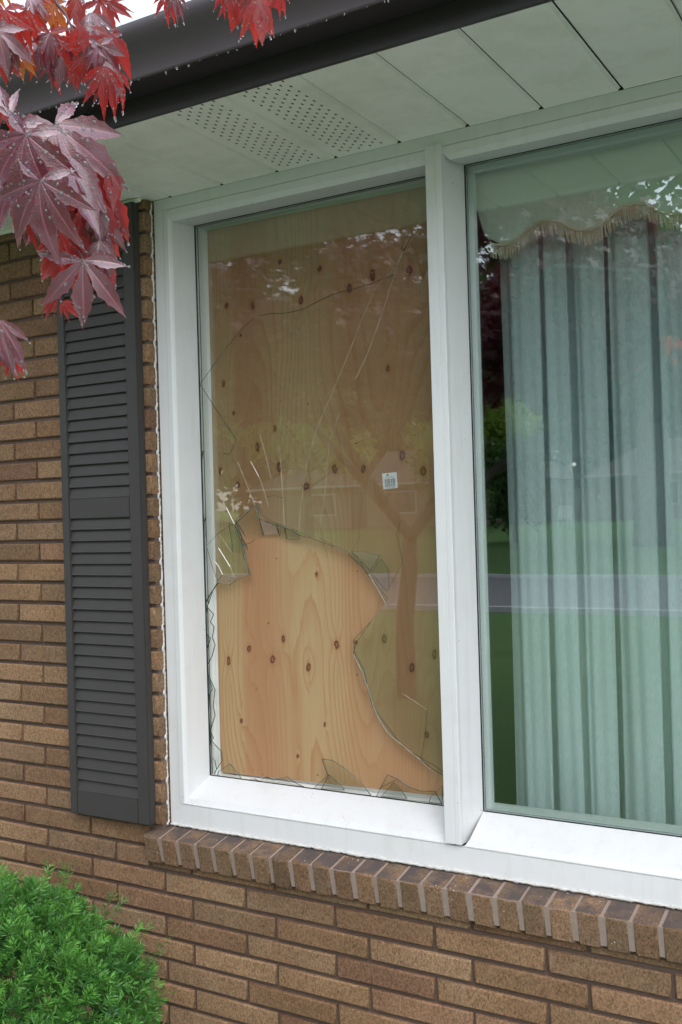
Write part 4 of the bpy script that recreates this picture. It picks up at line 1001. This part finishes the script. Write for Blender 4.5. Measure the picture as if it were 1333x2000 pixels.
twig([(-20, 270, .98), (10, 290, .96), (40, 320, .94), (80, 352, .92)], .0012, .0007); twig([(80, 352, .93), (120, 420, 1.0), (150, 480, 1.0), (163, 508, .98)], .0009, .0006)
twig([(100, 345, .98), (140, 352, 1.0), (186, 360, 1.0)], .0008, .0005); twig([(163, 508, 1.0), (152, 480, 1.0), (140, 440, 1.05)], .0008, .0006)
twig([(-40, 560, .98), (-10, 610, .96), (0, 625, .95)], .0009, .0006); twig([(450, -150, 1.1), (480, -60, 1.1), (498, -20, 1.1)], .001, .0006); twig([(300, -150, 1.12), (325, -60, 1.1), (326, -18, 1.1)], .0009, .0005)
# trunk, limbs, crown
lim = [  # limbs as (points, r0, r1) in world metres
    ([(-2.0, -6.4, GZ - .05), (-1.96, -6.33, -.6), (-1.82, -6.2, -.1), (-1.75, -6.1, .25)], .10, .075),
    ([(-1.75, -6.1, .2), (-1.3, -5.6, .45), (-.6, -5.0, .62), (.1, -4.5, .95), (.8, -4.1, 1.15), (1.5, -3.6, 1.5)], .060, .016),
    ([(-1.3, -5.6, .45), (-.9, -4.9, .9), (-.4, -4.3, 1.3), (.2, -3.6, 1.7), (.9, -2.7, 1.75), (1.5, -2.0, 1.5), (1.78, -1.75, 1.2)], .035, .006),
    ([(-1.75, -6.1, .2), (-2.0, -5.7, .8), (-2.1, -5.0, 1.5), (-1.7, -4.2, 2.1), (-1.0, -3.4, 2.4)], .055, .012),
    ([(-1.75, -6.1, .2), (-2.5, -6.3, .9), (-3.0, -6.0, 1.6), (-3.3, -5.5, 2.2)], .05, .012),
    ([(-2.0, -5.7, .8), (-1.5, -6.0, 1.6), (-.8, -6.0, 2.3), (0, -5.6, 2.8)], .04, .01)]
M['mbark'] = simple('maple_bark', (.10, .085, .075), .85, noise=.35, scale=20, bump=.6, bscale=60)
for k, (pts, r0, r1) in enumerate(lim):
    n = len(pts); mb = MB(); mb.tube([Vector(q) - TBv for q in pts], [r0 + (r1 - r0) * i / (n - 1) for i in range(n)], 9); mb.build('trunk' if k == 0 else 'limb', M['mbark'], maple)
def scatter_leaves(centers, radii, n, size, tmpl_v, tmpl_f, hang=.6, seed=0):
    r = np.random.default_rng(seed); centers = np.array(centers, float); radii = np.array(radii, float)
    w = (radii ** 2).prod(1) ** .33 if radii.ndim > 1 else radii ** 2
    ci = r.choice(len(centers), n, p=w / w.sum())
    d = unit(r.normal(size=(n, 3))); rr = r.random(n) ** .45
    rad = radii[ci] if radii.ndim > 1 else radii[ci][:, None]
    P = centers[ci] + d * rr[:, None] * rad
    nrm = unit(r.normal(size=(n, 3)) + np.array([0, 0, 1.1])); tip = unit(r.normal(size=(n, 3)) + np.array([0, 0, -hang * 2])); tip = unit(tip - nrm * (tip * nrm).sum(1, keepdims=True)); xa = np.cross(tip, nrm)
    s_ = size * r.uniform(.6, 1.25, n)
    T = np.array(tmpl_v); V = P[:, None] + s_[:, None, None] * (T[None, :, 0:1] * xa[:, None] + T[None, :, 1:2] * tip[:, None] + T[None, :, 2:3] * nrm[:, None])
    k = len(T); F = (np.arange(n)[:, None, None] * k + np.array(tmpl_f)[None]).reshape(-1, len(tmpl_f[0]))
    return V.reshape(-1, 3), F, r, ci
# simple star leaf for the crown: five lobes as folded quads
tv = [(0, 0, 0)]; tf = []
for a in (0, 42, -42, 95, -95):
    ar = math.radians(a); L = 1 - abs(a) / 280; dx, dy = math.sin(ar), math.cos(ar); b = len(tv)
    tv += [(dx * L * .5 + dy * .14, dy * L * .5 - dx * .14, -.02), (dx * L, dy * L, -.12 * L), (dx * L * .5 - dy * .14, dy * L * .5 + dx * .14, -.02)]
    tf.append((0, b, b + 1, b + 2))
rc = np.random.default_rng(5)
cen = []; rads = []
for k in range(120):
    # an umbrella-shaped crown between the trunk and the camera's left
    a = rc.uniform(0, 6.28); q = math.sqrt(rc.random())
    x, y = -.9 + 3.1 * q * math.cos(a), -4.9 + 2.5 * q * math.sin(a)
    z = 1.75 + 1.5 * (1 - q * q) * rc.uniform(.3, 1) + rc.uniform(-.25, .15)
    if math.hypot(x - 2.7, y + 2.4) < 1.1: continue
    if y > -2.35: continue
    cen.append((x, y, z)); rads.append((rc.uniform(.28, .5), rc.uniform(.28, .5), rc.uniform(.10, .2)))
for k in range(26):
    x = rc.uniform(-.6, 1.7); y = rc.uniform(-4.6, -3.3); z = 1.35 + .12 * rc.random() + .1 * max(0, x)
    cen.append((x, y, z)); rads.append((.34, .34, .14))
for k in range(60):
    a = rc.uniform(0, 6.28); q = math.sqrt(rc.random()); x, y = -1.6 + 1.9 * q * math.cos(a), -4.6 + 1.7 * q * math.sin(a)
    cen.append((x, y, 1.35 + .5 * rc.random() + .25 * (1 - q))); rads.append((.40, .40, .16))
V, F, _, ci = scatter_leaves(cen, rads, 44000, .070, tv, tf, .5, 3)
M['mplc'] = mat_maple('maple_crown_leaf', (.070, .014, .032), (.10, .014, .028), (.30, .012, .03), .2, .45, .3)
me = np_mesh('crown', V - TB, F, M['mplc']); link('crown', me, None, maple, kind='stuff')

# ------------------------------------------------------------------ across the street (seen mirrored in the panes)
M['treebark'] = simple('tree_bark', (.10, .085, .07), .95, noise=.35, scale=6, bump=.8, bscale=14)
def leafmat(name, col, tr):
    t = NT(name); p = t.pos(); c = t.mix(t.noise(p, .9, 4), tuple(x * .7 for x in col), tuple(x * 1.3 for x in col))
    t.set(Base_Color=c, Roughness=.5); tl = t.n('ShaderNodeBsdfTranslucent'); t.inp(tl, 0, tr); mx = t.n('ShaderNodeMixShader'); mx.inputs[0].default_value = .35
    t.t.links.new(t.b.outputs[0], mx.inputs[1]); t.t.links.new(tl.outputs[0], mx.inputs[2]); t.t.links.new(mx.outputs[0], t.o.inputs[0]); return t.m
M['leaf_dark'] = leafmat('foliage_dark', (.035, .075, .022), (.10, .22, .03)); M['leaf_mid'] = leafmat('foliage_mid', (.075, .15, .04), (.22, .38, .05)); M['leaf_lime'] = leafmat('foliage_lime', (.17, .27, .05), (.45, .60, .08))
qv = [(-.35, 0, 0), (0, -.5, .08), (.35, 0, 0), (0, .5, -.06)]; qf_ = [(0, 1, 2, 3)]
def tree(name, label, x, y, h, cr, ch, trunk_r, mat, n, size, seed, z_low=None):
    r = np.random.default_rng(seed); z0 = ground_z(y); root = empty(name, (x, y, z0), label, 'tree', group='trees across the street')
    zc = h - ch / 2; mb = MB()
    mb.tube([(0, 0, -.2), (.05 * h * .1, 0, h * .15), (.04 * h * .2, .02 * h, h * .45), (0, 0, h * .8)], [trunk_r * 1.35, trunk_r, trunk_r * .75, trunk_r * .25], 10); mb.build('trunk', M['treebark'], root)
    for k in range(5):
        a = k * 1.3 + seed; d = Vector((math.cos(a), math.sin(a), 0)); mb = MB(); s0 = Vector((0, 0, h * (.28 + .08 * k)))
        mb.tube([s0, s0 + d * cr * .4 + Vector((0, 0, h * .10)), s0 + d * cr * .85 + Vector((0, 0, h * .16))], [trunk_r * .45, trunk_r * .28, trunk_r * .08], 6); mb.build('limb', M['treebark'], root)
    cs = []; rs = []
    for k in range(34):
        d = unit(r.normal(size=3)); q = r.random() ** .4
        cs.append((d[0] * cr * q * .85, d[1] * cr * q * .85, zc + d[2] * ch * .42 * q)); s_ = r.uniform(.22, .36); rs.append((cr * s_, cr * s_, ch * s_ * .6))
    V, F, _, _ = scatter_leaves(cs, rs, n, size, qv, qf_, .2, seed)
    me = np_mesh('crown', V, F, mat); link('crown', me, None, root, kind='stuff')
tree('shade_tree', 'huge dark shade tree with a thick grey trunk on the far lawn', -6.3, -34, 15, 8.5, 10.0, .58, M['leaf_dark'], 9000, .42, 1)
tree('garden_tree', 'lime green tree beside the gabled house, mirrored near the mullion', -17.5, -44, 7.5, 3.6, 6.2, .16, M['leaf_lime'], 5000, .34, 2)
tree('garden_tree', 'tall dark tree standing behind the gabled house across the street', -27, -60, 13, 7, 11, .4, M['leaf_mid'], 5000, .6, 3)
tree('garden_tree', 'dark broad tree behind the fence across the street', -14.5, -64, 14, 7.5, 12, .4, M['leaf_dark'], 6000, .6, 4)
tree('garden_tree', 'lime tree at the far kerb mirrored in the smashed pane', -22, -36, 9, 4.2, 6.5, .2, M['leaf_lime'], 5000, .36, 5)
tree('garden_tree', 'mid green tree right of the huge shade tree across the street', 3.5, -42, 12, 6.5, 10, .4, M['leaf_mid'], 5000, .55, 6)
tree('garden_tree', 'dark tree farthest along the street, mirrored at the edge of the smashed pane', -38, -48, 14, 7.5, 12, .45, M['leaf_dark'], 6000, .6, 7)
tree('garden_tree', 'low dark conifer standing close to the far kerb', -12.2, -36, 4.6, 1.5, 4.4, .10, M['leaf_dark'], 4500, .22, 8)
Vs, Fs, n0 = [], [], 0
for row in range(2):
    for k in range(15):
        tx = -84 + k * 8.0 + (k * 37 % 5) - 2 + row * 4; ty = -66 - row * 14 - (k * 53 % 9); hh = 17 + (k * 29 % 5) + row * 7
        r = np.random.default_rng(200 + k + 40 * row); cs = []; rs = []
        for _ in range(30):
            d = unit(r.normal(size=3)); q = r.random() ** .4; cs.append((tx + d[0] * 6 * q, ty + d[1] * 6 * q, ground_z(ty) + hh * (.5 + .46 * d[2] * q))); s_ = r.uniform(1.6, 2.6); rs.append((s_, s_, s_))
        V, F, _, _ = scatter_leaves(cs, rs, 2600, 1.0, qv, qf_, .2, 300 + k + 40 * row); Vs.append(V); Fs.append(F + n0); n0 += len(V)
link('distant_woods', np_mesh('distant_woods', np.concatenate(Vs), np.concatenate(Fs), M['leaf_dark']), None, None, kind='stuff', label='dark wall of tall trees behind the far bungalows')
M['siding'] = simple('siding_tan', (.30, .24, .20), .8, noise=.1); M['trim'] = simple('trim_white', (.50, .50, .49), .5); M['shingle'] = simple('shingle_grey', (.10, .085, .08), .9, noise=.3, scale=12); M['dark_pane'] = simple('dark_pane', (.02, .025, .03), .1, .8); M['fence'] = simple('fence_wood', (.20, .15, .11), .9, noise=.3, scale=9)
def bungalow(x0, x1, y0, y1, label, door_x, garage=None):
    z0 = ground_z((y0 + y1) / 2) - .1; root = empty('bungalow', ((x0 + x1) / 2, y0, z0), label, 'house'); ox, oy = (x0 + x1) / 2, y0
    mb = MB(); mb.box((x0 - ox, y1 - oy, 0), (x1 - ox, 0, 2.6)); mb.build('wall', M['siding'], root)
    yr = (y1 - oy) / 2; ov = .6; mb = MB()
    a, b = x0 - ox - ov, x1 - ox + ov
    mb.add([(a, ov, 2.5), (b, ov, 2.5), (b - 2.4, yr, 4.6), (a + 2.4, yr, 4.6), (a, y1 - oy - ov, 2.5), (b, y1 - oy - ov, 2.5)], [(0, 1, 2, 3), (5, 4, 3, 2), (1, 5, 2), (4, 0, 3), (0, 4, 5, 1)]); fixn(mb.build('roof', M['shingle'], root))
    mb = MB(); mb.box((a, ov, 2.40), (b, ov + .12, 2.53)); mb.build('eaves_gutter', M['trim'], root)
    gx = (x1 - ox) - 3.6; mb = MB(); mb.add([(gx - 2, .35, 2.55), (gx + 2, .35, 2.55), (gx, .35, 4.1), (gx - 2, -3, 2.55), (gx + 2, -3, 2.55), (gx, -3, 4.1)], [(0, 1, 2), (1, 4, 5, 2), (0, 2, 5, 3)]); mb.build('gable', M['siding'], root)
    mb = MB(); 
    for s_ in (-1, 1): mb.tube([(gx + s_ * 2.25, .5, 2.45), (gx, .5, 4.2)], .12, 4)
    mb.build('bargeboard', M['trim'], root)
    for wx in (-4, 1.2):
        mb = MB(); ring(mb, (wx - 1, wx + 1, .8, 2.1), (wx - .9, wx + .9, .9, 2.0), .01, .06); f = mb.build('window_frame', M['trim'], root)
        mb = MB(); mb.box((wx - .9, .005, .9), (wx + .9, .02, 2.0)); mb.build('pane', M['dark_pane'], f)
    if garage is not None:
        mb = MB()
        for k in range(4): mb.box((garage - 1.4, .01, .05 + .52 * k), (garage + 1.4, .05, .54 + .52 * k))
        mb.build('garage_door', M['trim'], root)
    mb = MB(); mb.box((door_x - .5, .01, .05), (door_x + .5, .05, 2.1)); mb.build('door', M['dark_pane'], root)
bungalow(-33, -16.4, -48, -57, 'tan bungalow with a gabled grey roof, mirrored beside the mullion', -1.5)
bungalow(-13.5, 1, -52, -61, 'tan bungalow with a white garage door, mirrored behind the shade tree', -1.0, 2.4)
fz = ground_z(-49); fence = empty('wooden_fence', (-14.5, -49, fz), 'brown board fence between the two bungalows', 'fence')
pkt = MB(); pkt.box((0, -.01, .05), (.13, .01, 1.75)); pk = pkt.mesh('picket'); pk.materials.append(M['fence'])
for k in range(24): o = link('picket', pk, None, fence); o.location = (-1.8 + k * .15, 0, random.uniform(-.03, .03))
mb = MB(); mb.box((-1.8, .012, .5), (1.8, .05, .6)); mb.box((-1.8, .012, 1.4), (1.8, .05, 1.5)); mb.build('rail', M['fence'], fence)
cz_ = ground_z(-46); ch = empty('lounge_chair', (-13.6, -46, cz_), 'pale striped garden chair on the far lawn', 'chair')
mb = MB(); mb.add([(-.35, .3, .38), (.35, .3, .38), (.35, -.25, .34), (-.35, -.25, .34)], [(0, 1, 2, 3)]); mb.build('seat', M['trim'], ch)
for k in range(5):
    mb = MB(); mb.box((-.35 + k * .145, -.30, .40), (-.35 + k * .145 + .11, -.26, 1.1)); o = mb.build('backrest_slat', M['trim'], ch); o.rotation_euler = (.25, 0, 0)
for sx in (-.34, .34):
    for sy in (-.28, .28): mb = MB(); mb.tube([(sx, sy, 0), (sx, sy, .4)], .02, 5); mb.build('leg', M['trim'], ch)
